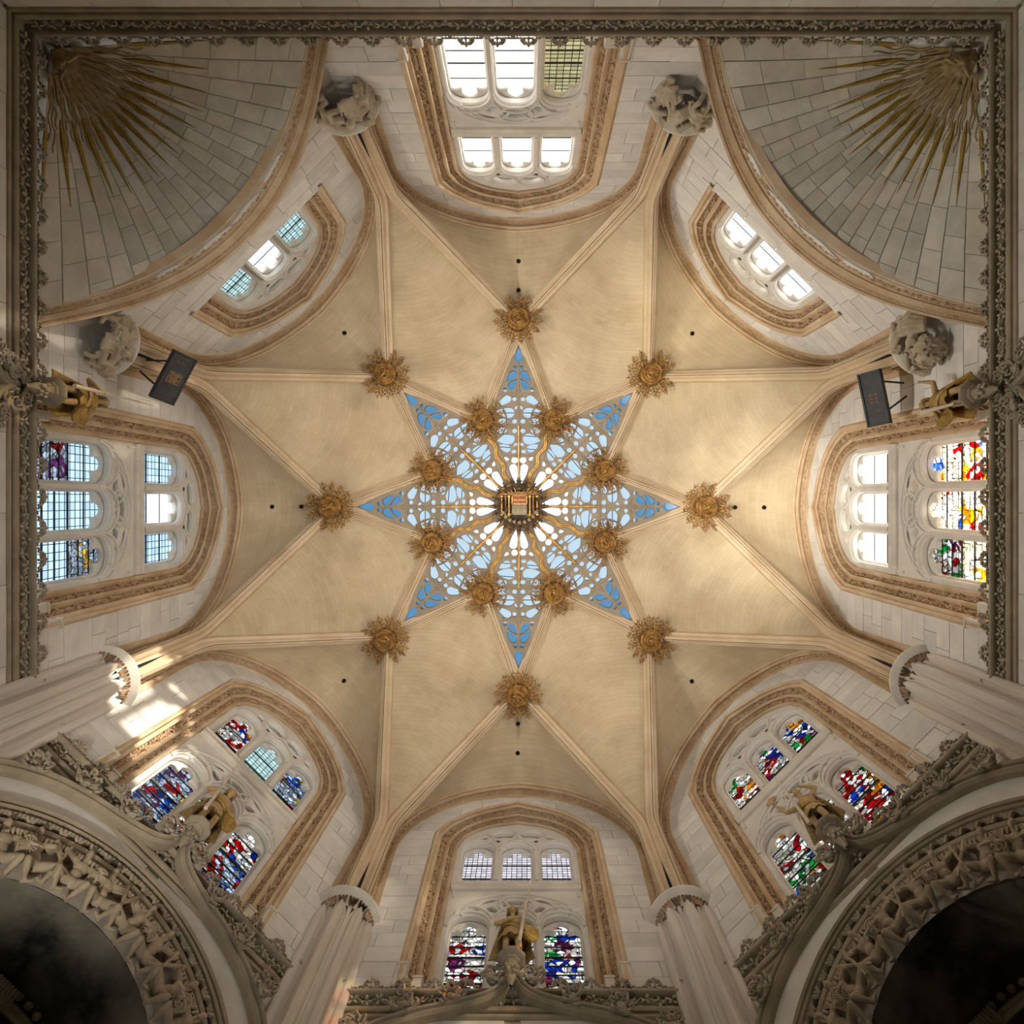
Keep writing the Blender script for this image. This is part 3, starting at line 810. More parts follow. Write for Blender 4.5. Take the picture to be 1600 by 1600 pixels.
# ------------------------------------------------------------------ cornices: mouldings, vine frieze, row of crest leaves
CP_LOW = [(7.54, 10.40), (7.50, 10.43), (7.475, 10.45), (7.468, 10.475), (7.475, 10.505), (7.515, 10.53), (7.515, 10.55), (7.47, 10.565), (7.455, 10.59), (7.45, 10.62), (7.46, 10.65), (7.49, 10.665), (7.55, 10.67)]
CP_UP = [(7.55, 10.855), (7.425, 10.85), (7.40, 10.855), (7.38, 10.87), (7.372, 10.895), (7.382, 10.92), (7.405, 10.925), (7.40, 10.94), (7.43, 10.955), (7.53, 10.96)]
def fleuron_mesh():
    mb = MB()
    arc = [(0, 0.105 * math.cos(a), 0.04 + 0.125 * math.sin(a)) for a in [PI * i / 10 for i in range(11)]]
    mb.tube(arc, [0.014] + [0.024] * 9 + [0.014], 5)
    mb.tube([(-0.02, 0.0, 0.0), (-0.03, 0.0, 0.09), (-0.05, 0.0, 0.14)], [0.02, 0.016, 0.022], 5)
    for sg in (-1, 1):
        mb.ell((-0.03, sg * 0.05, 0.10), (0.03, 0.042, 0.02), Matrix.Rotation(sg * 0.7, 3, 'X'), 6, 4)
        mb.ell((-0.02, sg * 0.065, 0.05), (0.022, 0.032, 0.016), Matrix.Rotation(sg * 0.4, 3, 'X'), 6, 4)
        mb.tube([(0, sg * 0.10, 0.03), (0, sg * 0.15, 0.05), (0, sg * 0.17, 0.03), (0, sg * 0.15, 0.012)], [0.014, 0.014, 0.012, 0.01], 4)
        mb.ell((0, sg * 0.20, 0.015), (0.016, 0.022, 0.016), None, 5, 3)
    return mb.mesh('crest_leaf', M['carve_cornice'])
FLEU = fleuron_mesh()
CRN = {'north': (-7.36, 7.36, 0, 0), 'west': (-2.95, 7.36, 1, 0), 'east': (-7.36, 2.95, 0, 1), 'southwest': (-2.95, 2.95, 1, 1), 'south': (-2.95, 2.95, 1, 1), 'southeast': (-2.95, 2.95, 1, 1)}
CLAB = {'north': 'long straight cornice with vine frieze and crest leaves under the clear window',
        'west': 'cornice with vine frieze and crest leaves below the pale blue window',
        'east': 'dark cornice with vine frieze and crest leaves below the golden window',
        'southwest': 'sunlit slanting cornice crossed by the ogee tip below tan statue',
        'south': 'cornice at the picture foot cut by the ogee tip below long haired statue',
        'southeast': 'shaded slanting cornice crossed by the ogee tip below the statue raising its arm'}
for i, (nm, (y0, y1, e0, e1)) in enumerate(CRN.items()):
    t = empty('trim_cornice', (0, 0, 0), R_(SIDES[nm]), kind='structure', label=CLAB[nm])
    for nme, P in (('lower_moulding', CP_LOW), ('upper_moulding', CP_UP)):
        mb = MB()
        mb.grid([[(x, y0 - (0 if e0 else x - 7.36), z) for x, z in P], [(x, y1 + (0 if e1 else x - 7.36), z) for x, z in P]])
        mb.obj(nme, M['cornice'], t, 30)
    n = int((y1 - y0) / 0.2)
    A = [V((7.53, lerp(y0, y1, k / n), 10.66)) for k in range(n + 1)]; B = [V((7.50, p.y, 10.86)) for p in A]
    mb = MB(); mb.grid([A, B]); N_ = [V((-1, 0, 0))] * (n + 1)
    mb.obj('frieze_ground', M['cornice'], t, 0)
    mb = MB(); carved_band(mb, A, B, N_, 0.03, 0.97, 0.0, 1.05, 0.45, 11 + i)
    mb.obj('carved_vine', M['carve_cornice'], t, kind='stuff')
    k = max(2, round((y1 - y0) / 0.487))
    for j in range(k):
        y = lerp(y0, y1, (j + 0.5) / k)
        if abs(y) < 0.25 and nm in ('south', 'southwest', 'southeast'): continue
        if nm == 'west' and abs(y - 1.9) < 0.2 or nm == 'east' and abs(y + 1.8) < 0.2: continue
        o = inst(FLEU, 'crest_leaf', t, (7.41, y, 10.955)); o.scale = (1.15, 1.15, 1.15)

# ------------------------------------------------------------------ the two shell squinches with their gilded suns
APEX = V((10.52, 0, 11.30))
def shell_pt(q, r):
    """q -1..1 along the arch, r 0 at the corner .. 1 at the arch"""
    s = 3.08 * q
    B = V((D + 0.02, s, conch_z(s)))
    p = lerp(APEX, B, r)
    p.z += 0.20 * math.sin(PI * r) * (1 - abs(q) ** 4)
    return p
sm = []
rg = random.Random(12)
NS = 20
for i in range(NS):
    q0, q1 = -1 + 2 * i / NS, -1 + 2 * (i + 1) / NS
    r = 0.16 + (0.045 if i % 2 else 0.0) + rg.uniform(0, .02)
    while r < 0.995:
        r1 = min(1.0, r + rg.uniform(0.10, 0.19))
        if 1 - r1 < 0.05: r1 = 1.0
        g = 0.005; off = rg.uniform(-0.008, 0.004)
        a, b = lerp(q0, q1, 0.03), lerp(q0, q1, 0.97)
        pts = [shell_pt(a, r + 0.0012), shell_pt(b, r + 0.0012), shell_pt(b, r1 - 0.0012), shell_pt(a, r1 - 0.0012)]
        mb = MB(); dn = V((-0.25, 0, -0.6)).normalized() * 0.02
        mb.prism([p + dn * (1 + off * 30) for p in pts], (0.02, 0, 0.05))
        sm.append(mb.mesh('shell_stone', M['shell'], 0)); r = r1
mb = MB(); mb.grid([[shell_pt(-1 + 2 * i / 44, j / 14) + V((0.005, 0, 0.012)) for j in range(15)] for i in range(45)])
shell_core = mb.mesh('shell_core', M['joint'])
NRAY = 15
ray_me = []
for k in range(NRAY):
    q = -0.985 + 1.97 * k / (NRAY - 1)
    r0, r1 = (0.27, 0.615)
    dn = V((-0.2, 0, -0.5)).normalized()
    rows = []
    for i in range(9):
        u = i / 8; r = lerp(r0, r1, u)
        c = shell_pt(q, r) + dn * 0.03
        side = (shell_pt(min(1, q + 0.01), r) - shell_pt(max(-1, q - 0.01), r)).normalized()
        w = 0.046 * (min(1, u * 4 + 0.2) if u < 0.25 else 1.0 - 0.93 * ((u - 0.25) / 0.75) ** 1.3)
        rows.append([c - side * w, c + dn * 0.05 * (w / 0.046), c + side * w, c - dn * 0.02])
    mb = MB(); mb.grid(rows, close=True); ray_me.append(mb.mesh('gilded_ray', M['ray'], 20))
wavy_me = []
for k in range(NRAY - 1):
    mb = MB()
    for j in range(3):
        q = -0.985 + 1.97 * (k + 0.5 + (j - 1) * 0.24) / (NRAY - 1)
        r1 = (0.36, 0.40, 0.31)[(j + k) % 3]
        pts = []
        for i in range(15):
            u = i / 14
            pts.append(shell_pt(q + 0.013 * math.sin(u * 17 + j), lerp(0.10, r1, u)) + V((-0.008, 0, -0.035)))
        mb.tube(pts, [0.021 * (1 - 0.5 * i / 14) for i in range(15)], 5)
    wavy_me.append(mb.mesh('wavy_ray', M['rayhub']))
mb = MB(); rg = random.Random(4)
hub = lerp(APEX, shell_pt(0, 1), 0.10)
mb.ell(hub + V((0.12, 0, -0.02)), (0.26, 0.30, 0.13), None, 12, 8)
for k in range(11):
    a = -1.1 + 2.2 * k / 10
    pts = [hub + V((0.22 - 0.50 * u * math.cos(a), 0.50 * u * math.sin(a), -0.14 + 0.16 * u + 0.03 * math.sin(3 * u + k))) for u in [i / 7 for i in range(8)]]
    mb.tube(pts, [0.05, 0.05, 0.045, 0.045, 0.04, 0.04, 0.035, 0.025], 6)
for k in range(8):
    a = rg.uniform(-0.9, 0.9); u = rg.uniform(0.1, 0.32)
    mb.tube([hub + V((0.16 - u * math.cos(a) - 0.08 * w, u * math.sin(a) + 0.09 * math.sin(w * 4 + k), -0.19)) for w in [0, .25, .5, .75, 1]], 0.03, 5)
hub_me = sculpt(mb, 'sun_hub', M['rayhub'], 0.018, 3)
# arch mouldings of the squinches
AS = [3.07 * (-1 + 2 * i / 60) for i in range(61)]
cz = lambda s: conch_z(s) - 0.07
CA = [V((D + 0.06, s, cz(s))) for s in AS]
CB = []
for i, s in enumerate(AS):
    ds = (cz(s + 0.02) - cz(s - 0.02)) / 0.04
    n = V((0, -ds, 1)).normalized()
    k_ = lerp(0.66, 0.42, min(1, (abs(s) / 2.9) ** 2))
    CB.append(V((D - 0.06, s + n.y * k_ * 0.55, cz(s) + n.z * k_)))
NC = normals(CA, CB, (0, 0, 5))
mb = MB()
ribbon(mb, CA, CB, [(-0.10, -0.10), (0.0, -0.02), (0.05, 0.02), (0.10, 0.02), (0.14, -0.01), (0.16, 0.03), (0.20, 0.03), (0.21, 0.0), (0.47, 0.03), (0.48, 0.07), (0.54, 0.09), (0.59, 0.07), (0.62, 0.08),
                    (0.67, 0.11), (0.69, 0.08), (0.83, 0.10), (0.85, 0.14), (0.92, 0.16), (1.0, 0.12), (1.04, -0.06)], NC)
sq_arch = mb.mesh('arch_moulding', M['mould'])
sq_c = []
for u0, u1, sd in ((0.21, 0.47, 21), (0.69, 0.83, 22)):
    mb = MB(); carved_band(mb, CA, CB, NC, u0, u1, 0.015 if sd == 21 else 0.09, 1.5, 0.5, sd); sq_c.append(mb.mesh('carved_vine', M['carve']))
for nm, lab in (('northwest', 'stone shell squinch with golden sun rays, in the picture corner beside the pale green window'),
                ('northeast', 'darker stone shell squinch with golden sun rays beside the warm white window')):
    t = empty('ceiling_squinch', (0, 0, 0), R_(SIDES[nm]), kind='structure', label=lab)
    inst(shell_core, 'shell_core', t)
    for m in sm: inst(m, 'shell_stone', t)
    a = inst(sq_arch, 'arch_moulding', t)
    for m in sq_c: inst(m, 'carved_vine', a, kind='stuff')
    s = inst(hub_me, 'sun_hub', t)
    for m in ray_me: inst(m, 'gilded_ray', t)
    for m in wavy_me: inst(m, 'wavy_ray', t)

# ------------------------------------------------------------------ star vault
RB, ZB = 5.06, 19.38            # ring of outer bosses
RI, ZI = 2.66, 20.28            # ring of inner bosses
ZC = 20.9
H8 = PI / 8
def pol(r, a, z): return V((r * math.cos(a), r * math.sin(a), z))
def rib_path(sg):
    """sector frame: from the springing at angle sg*22.5 deg to the boss on the axis"""
    c = pol(1, sg * H8, 0); tn = V((-c.y, c.x, 0))
    s0 = c * 7.67 - tn * sg * 0.115; s1 = c * 7.54 - tn * sg * 0.12
    P = [s0 + V((0, 0, 12.95)), (s0 + s1) / 2 + V((0, 0, 14.3)), s1 + V((0, 0, 15.35))]
    e = V((RB, 0, 0))
    prof = cr([(0, 15.35), (0.05, 15.78), (0.27, 16.62), (0.55, 17.70), (0.885, 18.97), (1, 19.36)], 6)[1:]
    for p in prof: P.append(lerp(s1, e, p.x) + V((0, 0, p.y)))
    return P
RP = rib_path(1); RM = rib_path(-1)
def rib_mesh(name, P, prof, m):
    rows = []; n = len(P)
    for i in range(n):
        T = (P[min(n - 1, i + 1)] - P[max(0, i - 1)]).normalized()
        d = P[-1] - P[0]; d.z = 0
        S = V((-d.y, d.x, 0)).normalized()
        Nn = T.cross(S)
        if Nn.dot(V((0, 0, 12)) - P[i]) < 0: Nn = -Nn
        rows.append([P[i] + S * s + Nn * h for s, h in prof])
    mb = MB(); mb.grid(rows); return mb.mesh(name, m, 32)
RPROF = [(-0.145, -0.10), (-0.145, 0.03), (-0.115, 0.05), (-0.075, 0.055), (-0.065, 0.13), (-0.045, 0.155), (-0.022, 0.16), (-0.016, 0.10), (-0.008, 0.10), (-0.003, 0.165), (0.03, 0.16),
         (0.06, 0.13), (0.075, 0.055), (0.115, 0.05), (0.145, 0.03), (0.145, -0.10)]
rib_lo = [rib_mesh('rib', RP, RPROF, M['rib']), rib_mesh('rib', RM, RPROF, M['rib'])]
UP = [[lerp(V((RB, 0, ZB - 0.02)), pol(RI, sg * H8, ZI), t / 10) + V((0, 0, 0.12 * math.sin(PI * t / 10))) for t in range(11)] for sg in (1, -1)]
UPROF = [(-0.19, -0.12), (-0.19, 0.0), (-0.15, 0.02), (-0.10, 0.09), (-0.07, 0.10), (-0.045, 0.19), (-0.02, 0.20), (-0.014, 0.14), (-0.006, 0.14), (0.0, 0.21), (0.03, 0.20), (0.055, 0.15), (0.07, 0.10), (0.10, 0.09),
         (0.15, 0.02), (0.19, 0.0), (0.19, -0.12)]
rib_up = [rib_mesh('rib', p, UPROF, M['rib']) for p in UP]
def panel(Lc, Rc, nu, nv, bulge, name, m, uvscale=1.0, tri_end=False):
    A = resample(Lc, nu + 1); B = resample(Rc, nu + 1)
    rows = []; uv = []
    L = 0
    for i in range(nu + 1):
        mid = (A[i] + B[i]) / 2
        if i: L += (mid - pm).length
        pm = mid
        w = (A[i] - B[i]).length
        row = []
        for j in range(nv + 1):
            t = j / nv
            p = lerp(A[i], B[i], t); p.z += bulge * math.sin(PI * t) * min(1, w / 3.0) + 0.03
            row.append(p); uv.append(((t - 0.5) * w + 20, L + 0.6 * (abs(t - 0.5) * 2) ** 2 * w * 0.25))
        rows.append(row)
    mb = MB(); mb.grid(rows); mb.uv = uv
    return mb.mesh(name, m, 60)
# kite cells (axis at a corner): boundary = rib to the boss on one side, then on to the inner boss
def rot(P, a): 
    R = Matrix.Rotation(a, 3, 'Z'); return [R @ p for p in P]
kl = rot(rib_path(-1), H8)              # sector k+ : its -22.5 rib seen from the corner axis
kr = rot(rib_path(1), -H8)
tipL = rot(UP[1], H8); tipR = rot(UP[0], -H8)
kite_me = panel(kl[2:] + tipL[1:], kr[2:] + tipR[1:], 34, 14, 0.22, 'vault_web', M['vault'])
# wall cells: between the wall arch and the two ribs
FO = F_out
half = len(FO) // 2
def sever(sg):
    fo = [p for p in (FO[:half + 1] if sg > 0 else FO[half:][::-1])]
    rb = resample(RP[2:] if sg > 0 else RM[2:], 19)
    lowz = [p for p in (RP[:3] if sg > 0 else RM[:3])]
    f1 = [p for p in fo if p.z < 15.40]; f2 = [p for p in fo if p.z >= 15.36]
    a = resample(f1, 6)[:-1] + resample(f2, 19); b = resample(lowz, 6)[:-1] + rb
    rows = []; uv = []
    L = 0
    for i in range(len(a)):
        w = (a[i] - b[i]).length
        if i: L += ((a[i] + b[i]) / 2 - (a[i - 1] + b[i - 1]) / 2).length
        row = []
        for j in range(11):
            t = j / 10; p = lerp(a[i], b[i], t); p.z += 0.10 * math.sin(PI * t) * min(1, w / 1.5)
            row.append(p); uv.append((t * w + 5, L))
        rows.append(row)
    return rows, uv
mb = MB(); r1, u1 = sever(1); r2, u2 = sever(-1); mb.grid(r1); mb.grid(r2); mb.uv = [(b, a) for a, b in u1 + u2]
sev_me = mb.mesh('vault_web', M['vault'], 60)
# ------------------------------------------------------------------ pierced star: one kite from the centre to an outer boss
def zf(rho):
    return lerp(ZC, ZI, rho / 145) if rho < 145 else lerp(ZI, ZB + 0.05, min(1.0, (rho - 145) / 150))
def star_map(vs):
    out = []
    for x, y, h in vs:
        z = zf(math.hypot(x, y)); out.append((x * z / FPX, y * z / FPX, z + h))
    return out
holes = [teardrop(231, 0, 251, 0, 6.2)]
def pair(f, *a):
    for sg in (-1, 1):
        if f is ring: holes.append(ring(a[0], sg * a[1], *a[2:]))
        else: holes.append(teardrop(a[0], sg * a[1], a[2], sg * a[3], a[4]))
pair(ring, 217, 5.0, 3.3); pair(teardrop, 206.8, 8.0, 194.5, 19, 6.2); pair(teardrop, 188, 11.5, 200, 2.4, 5.9); pair(ring, 182.5, 20.8, 3.4)
holes.append([(184.5, 0), (179.5, 4.4), (179.5, -4.4)])
pair(teardrop, 168.3, 18, 157.0, 35, 6.7); pair(ring, 168.3, 6.6, 4.0, 3.7); pair(teardrop, 154, 4.8, 159.5, 2.8, 2.4)
pair(teardrop, 146.8, 15, 149.5, 38, 8.7); pair(ring, 133.5, 6.4, 4.2); pair(ring, 118.5, 6.4, 4.2); pair(teardrop, 105.8, 15.2, 103, 35, 9.0)
pair(ring, 133, 25, 5.6, 9.0); pair(ring, 119, 26, 5.2, 8.0)
pair(teardrop, 97.5, 4.8, 94, 8.3, 2.8); pair(teardrop, 90.5, 18.6, 97.0, 32.5, 6.2); pair(ring, 86, 7.6, 3.3, 4.2)
pair(teardrop, 74, 18.5, 77.5, 22.5, 2.4); pair(ring, 72.5, 6.6, 5.2, 4.9); pair(teardrop, 60.3, 8.6, 36, 4.2, 6.0)
pair(teardrop, 56, 18.4, 59.5, 19.6, 1.5)
hin = [[(x, y) for x, y in h] for h in holes]
outl = [(6, 2.4), (134, 55.0), (294, 0.0), (134, -55.0), (6, -2.4)]
mb = MB()
def grow(h, k):
    cx = sum(p[0] for p in h) / len(h); cy = sum(p[1] for p in h) / len(h)
    out = []
    for x, y in h:
        d = max(1e-6, math.hypot(x - cx, y - cy)); out.append((x + (x - cx) / d * k, y + (y - cy) / d * k))
    return out
v, f = plate(outl, hin, -0.05, 0.12, 0.0); mb.add(star_map(v), f)
for pts, r in (([(176, -26), (175, 0), (176, 26)], 0.05), ([(126, -46), (126, 0), (126, 46)], 0.05), ([(80, -22), (78, 0), (80, 22)], 0.05)):
    mb.tube([V(p) for p in star_map([(x, y, -0.04) for x, y in cr(pts, 4) for x, y in [(x, y)]] if False else [(p.x, p.y, -0.04) for p in cr(pts, 4)])], r * 0.75, 6)
mb.tube([V(p) for p in star_map([(x, 0, -0.04) for x in (126, 150, 176, 200, 224)])], 0.035, 6)
for sg in (-1, 1):
    for cx, cy, r in ((134, 55, 36),):
        mb.tube([V(p) for p in star_map([(cx + r * math.cos(a), sg * (cy - r * math.sin(a) * 1.0), -0.035) for a in [0.35 + 2.5 * i / 14 for i in range(15)]])], 0.028, 5)
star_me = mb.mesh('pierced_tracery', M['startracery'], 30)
mb = MB(); mb.tube([V(p) for p in star_map([(x, 0, -0.10) for x in (14, 50, 90, 126)])], [0.03, 0.034, 0.034, 0.03], 6)
spine_me = mb.mesh('gilded_spine', M['gold'])
mb = MB()
P = []
for i in range(49):
    rho = lerp(30, 134, i / 48)
    P.append((rho, 2.4 * math.sin(i / 48 * 6.6 * PI)))
for k in (-1.35, 1.35):
    mb.tube([V(p) for p in star_map([(x, y + k, -0.13) for x, y in P])], 0.024, 6)
mb.grid([[V(star_map([(x, y + o, -0.09)])[0]) for o in (-2.6, -1.3, 1.3, 2.6)] for x, y in P])
wave_me = mb.mesh('wavy_gilded_rib', M['gold'])
mb = MB()
mb.grid([[V(star_map([(x, o, h)])[0]) for o, h in ((-8.5, 0.04), (-7.5, -0.07), (-5, -0.085), (5, -0.085), (7.5, -0.07), (8.5, 0.04))] for x in (18, 60, 100, 138)])
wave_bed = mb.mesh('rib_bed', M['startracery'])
mb = MB()
for r, a in ((0.055, 0), (0.04, 0)): pass
mb.lathe([(0.001, 0.0), (0.02, -0.02), (0.055, -0.03), (0.06, 0.0)], 10)
vent_me = mb.mesh('vent_hole', M['holeshade'])  # shallow black cap, the shade of the hole is in its colour

vault = empty('ceiling', (0, 0, 0), 0, kind='structure', label='eight pointed star vault of pale stone webs round a pierced glazed centre')
for k in range(8):
    a = PI / 4 * k
    for m in rib_lo: inst(m, 'rib', vault, rotz=a)
    for m in rib_up: inst(m, 'rib', vault, rotz=a)
    inst(sev_me, 'vault_web', vault, rotz=a)
    inst(kite_me, 'vault_web', vault, rotz=a + H8)
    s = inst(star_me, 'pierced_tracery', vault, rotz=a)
    inst(spine_me, 'gilded_spine', s)
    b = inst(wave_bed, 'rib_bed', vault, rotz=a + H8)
    inst(wave_me, 'wavy_gilded_rib', b)
    for u, dz in ((0.30, 0.0), (0.62, 0.0)):
        if (k in (1, 3, 7, 5) and u > 0.5): continue
        p = lerp(F_out[half], V((RB, 0, 19.36)), u) + V((0, 0.01, 0.07))
        inst(vent_me, 'vent_hole', vault, (p.x * math.cos(a) - p.y * math.sin(a), p.x * math.sin(a) + p.y * math.cos(a), p.z), a)

# glass roof over the star: three rings of panes on iron glazing bars
roof = empty('window_9', (0, 0, 0), 0, kind='structure', label='star shaped skylight, white in the middle and blue in its points')
def up(pts, h=0.55): return [V(p) + V((0, 0, h)) for p in star_map([(x, y, 0) for x, y in pts])]
def pane3(poly, m):
    mb = MB(); mb.prism(up(poly), (0, 0, 0.012)); return mb.mesh('roof_pane', m, 0)
panes = [pane3([(0, 0), (79, 32.7), (85, 0), (79, -32.7)], G['roof_clear']),
         pane3([(79, 32.7), (138, 57), (150, 56), (150, 0), (85, 0)], G['roof_pale']), pane3([(79, -32.7), (85, 0), (150, 0), (150, -56), (138, -57)], G['roof_pale']),
         pane3([(150, 56), (187, 42), (187, -42), (150, -56)], G['roof_pale']), pane3([(187, 42), (305, 6), (305, -6), (187, -42)], G['roof_blue'])]
mb = MB()
for pts in ([(79, 32.7), (85, 0), (79, -32.7)], [(150, 56), (150, -56)], [(85, 0), (150, 0)], [(110, 46), (118, -47)], [(90, 38), (96, -38)]):
    mb.tube(up(pts, 0.53), 0.014, 4)
bar_me = mb.mesh('glazing_bar', M['iron'])
for k in range(8):
    for m in panes: inst(m, 'roof_pane', roof, rotz=PI / 4 * k)
    inst(bar_me, 'glazing_bar', roof, rotz=PI / 4 * k)
# outer curb of the skylight so that no daylight slips in beside it
mb = MB()
for k in range(8):
    R = Matrix.Rotation(PI / 4 * k, 3, 'Z')
    for sg in (-1, 1):
        a, b = star_map([(134, sg * 58, -0.05), (300, sg * 2, -0.05)])
        mb.add([R @ V(a), R @ V(b), R @ (V(b) + V((0, 0, 0.7))), R @ (V(a) + V((0, 0, 0.7)))], [(0, 1, 2, 3)])
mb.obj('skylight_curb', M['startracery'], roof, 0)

# ------------------------------------------------------------------ the bosses
def boss_meshes():
    mb = MB()
    mb.lathe([(0.0, -0.33), (0.07, -0.34), (0.10, -0.36), (0.13, -0.33), (0.15, -0.32), (0.18, -0.345), (0.20, -0.33), (0.215, -0.29), (0.235, -0.29), (0.26, -0.31), (0.285, -0.29), (0.30, -0.24), (0.29, -0.16), (0.32, -0.10), (0.30, 0.06), (0.25, 0.16)], 20)
    disc = mb.mesh('disc', M['bossgold'], 30)
    mb = MB()
    mb.ell((0, -0.03, -0.37), (0.05, 0.10, 0.05), None, 8, 6); mb.ell((0.01, -0.13, -0.38), (0.04, 0.045, 0.045), None, 8, 6)
    mb.tube([(0.05, 0.0, -0.37), (0.09, -0.06, -0.38), (0.05, -0.10, -0.40)], 0.02, 5); mb.tube([(-0.05, 0.0, -0.37), (-0.09, 0.03, -0.38)], 0.02, 5)
    mb.tube([(0.02, 0.05, -0.36), (0.04, 0.14, -0.36)], [0.035, 0.025], 6); mb.tube([(-0.03, 0.05, -0.36), (-0.03, 0.14, -0.36)], [0.035, 0.025], 6)
    fig = mb.mesh('figurine', M['bossgold'])
    def ray(r0, r1, z0, z1, w):
        mb = MB()
        def P(u, y=0.0, dz=0.0): return V((lerp(r0, r1, u), y, lerp(z0, z1, u) + dz))
        mb.tube([P(0), P(0.35, 0.012), P(0.7, -0.008), P(0.92)], [0.02, 0.015, 0.013, 0.01], 5)
        for u, s in ((0.36, 1.0), (0.66, 0.8)):
            for sg in (-1, 1):
                mb.tube([P(u - 0.08), P(u + 0.02, sg * 0.045 * s * w), P(u + 0.12, sg * 0.075 * s * w, -0.01)], [0.010, 0.013, 0.016], 4)
                mb.ell(P(u + 0.14, sg * 0.08 * s * w, -0.01), (0.024, 0.02, 0.014), None, 5, 3)
        e = P(0.95)
        mb.ell(e + V((0.035, 0, 0)), (0.05, 0.016, 0.012), None, 5, 4)
        for sg in (-1, 1): mb.ell(e + V((0.0, sg * 0.035, 0)), (0.018, 0.034, 0.012), None, 5, 4)
        return mb.mesh('foliate_ray', M['bossgold'])
    r1 = ray(0.27, 0.62, -0.24, -0.27, 1.0); r2 = ray(0.28, 0.56, -0.14, -0.10, 1.1)
    mb = MB()
    for r, z in ((0.36, -0.22), (0.44, -0.14)):
        mb.tube([(r * math.cos(a), r * math.sin(a), z + 0.02 * math.sin(6 * a)) for a in [2 * PI * i / 24 for i in range(24)]], 0.012, 4, closed=True)
    hoop = mb.mesh('hoop', M['bossgold'])
    return disc, fig, r1, r2, hoop
BM_ = boss_meshes()
names8 = ['right', 'lower right', 'bottom', 'lower left', 'left', 'upper left', 'top', 'upper right']
near8 = ['toward the golden stained window', 'toward the statue raising its arm', 'above the window with white leaded upper lights', 'toward the window behind the tan statue',
         'toward the pale blue window', 'toward the shell with the brighter stone', 'toward the overexposed clear window', 'toward the darker shell and warm window']
between = ['right-hand and lower right', 'lower right and bottom', 'bottom and lower left', 'lower left and left-hand', 'left-hand and upper left', 'upper left and top', 'top and upper right', 'upper right and right-hand']
def boss(loc, rz, sc, label, group, rg):
    t = empty('vault_boss', loc, rz, label=label, category='boss', group=group)
    t.scale = (sc,) * 3
    d = inst(BM_[0], 'disc', t); inst(BM_[1], 'figurine', d, rotz=rg.uniform(0, 6.28)); inst(BM_[4], 'hoop', t)
    for i in range(15): inst(BM_[2], 'foliate_ray', t, rotz=2 * PI * i / 15 + rg.uniform(-0.06, 0.06))
    for i in range(13): inst(BM_[3], 'foliate_ray', t, rotz=2 * PI * (i + 0.4) / 13 + rg.uniform(-0.07, 0.07))
rg = random.Random(8)
for k in range(8):
    a = PI / 4 * k
    boss(pol(RB - 0.03, a, ZB - 0.36), a, 1.03, 'gilded openwork boss at the %s star point, %s' % (names8[k], near8[k]), 'large bosses at the star points', rg)
for k in range(8):
    a = PI / 4 * k + H8
    boss(pol(RI + 0.02, a, ZI - 0.02), a, 1.04, 'gilded boss on the pierced star between its %s points' % between[k], 'inner ring of bosses round the pendant', rg)

# ------------------------------------------------------------------ the pendant in the middle
t = empty('pendant_lantern', (0.02, -0.02, 20.35), 0, label='dark gilded octagonal pendant with pinnacles and statuettes hanging at the vault centre', category='pendant')
mb = MB()
mb.lathe([(0.44, 0.55), (0.60, 0.50), (0.64, 0.42), (0.60, 0.36), (0.55, 0.2), (0.58, 0.12), (0.57, 0.05), (0.50, 0.02), (0.46, 0.10), (0.44, 0.45), (0.05, 0.48)], 8, a0=H8, a1=2 * PI + H8)
mb.obj('octagonal_ring', M['lantern'], t, 20)
for sx in (-1, 1):
    for dx in (0.30, 0.40, 0.51):
        mb = MB(); mb.box((sx * dx, 0.0, -0.02), (0.032, 0.62 - (dx - 0.3) * 0.9, 0.10)); mb.box((sx * dx, -0.27, -0.05), (0.07, 0.05, 0.06)); mb.box((sx * dx, 0.25, -0.05), (0.07, 0.05, 0.06))
        mb.obj('gilded_post', M['bossgold'] if dx == 0.40 else M['gold'], t, 0)
mb = MB(); mb.box((0, -0.34, -0.05), (1.12, 0.05, 0.08)); mb.box((0, -0.39, -0.02), (1.0, 0.03, 0.08)); mb.obj('gilded_beam', M['bossgold'], t, 0)
mb = MB(); mb.box((0, -0.06, 0.12), (0.44, 0.56, 0.05)); mb.obj('coffer', M['lantern'], t, 0)
mb = MB(); mb.box((0, -0.18, 0.05), (0.40, 0.26, 0.04)); p = mb.obj('red_panel', M['redpanel'], t, 0)
mb = MB()
for a, b in (((0, -0.31), (0.46, 0.04)), ((0, -0.17), (0.40, 0.025)), ((-0.21, -0.18), (0.035, 0.28)), ((0.21, -0.18), (0.035, 0.28)), ((0, -0.06), (0.44, 0.03))):
    mb.box((a[0], a[1], 0.01), (b[0], b[1], 0.05))
mb.obj('gilded_frame', M['gold'], p, 0)
mb = MB(); mb.box((0, 0.10, 0.06), (0.44, 0.32, 0.03))
for i in range(7): mb.box((-0.19 + i * 0.063, 0.03, 0.035), (0.03, 0.17, 0.03))
mb.obj('cream_panel', M['cream'], t, 0)
rg2 = random.Random(6); mb = MB()
for j in range(40):
    a = rg2.uniform(0, 6.28); r = rg2.uniform(0.40, 0.62); c = V((r * math.cos(a), r * math.sin(a), rg2.uniform(-0.12, 0.06)))
    mb.tube([c, c + V((rg2.uniform(-.08, .08), rg2.uniform(-.08, .08), -0.05)), c + V((rg2.uniform(-.1, .1), rg2.uniform(-.1, .1), 0.03))], [0.03, 0.024, 0.012], 5)
mb.obj('leaf_fringe', M['lantern'], t)
mb = MB()
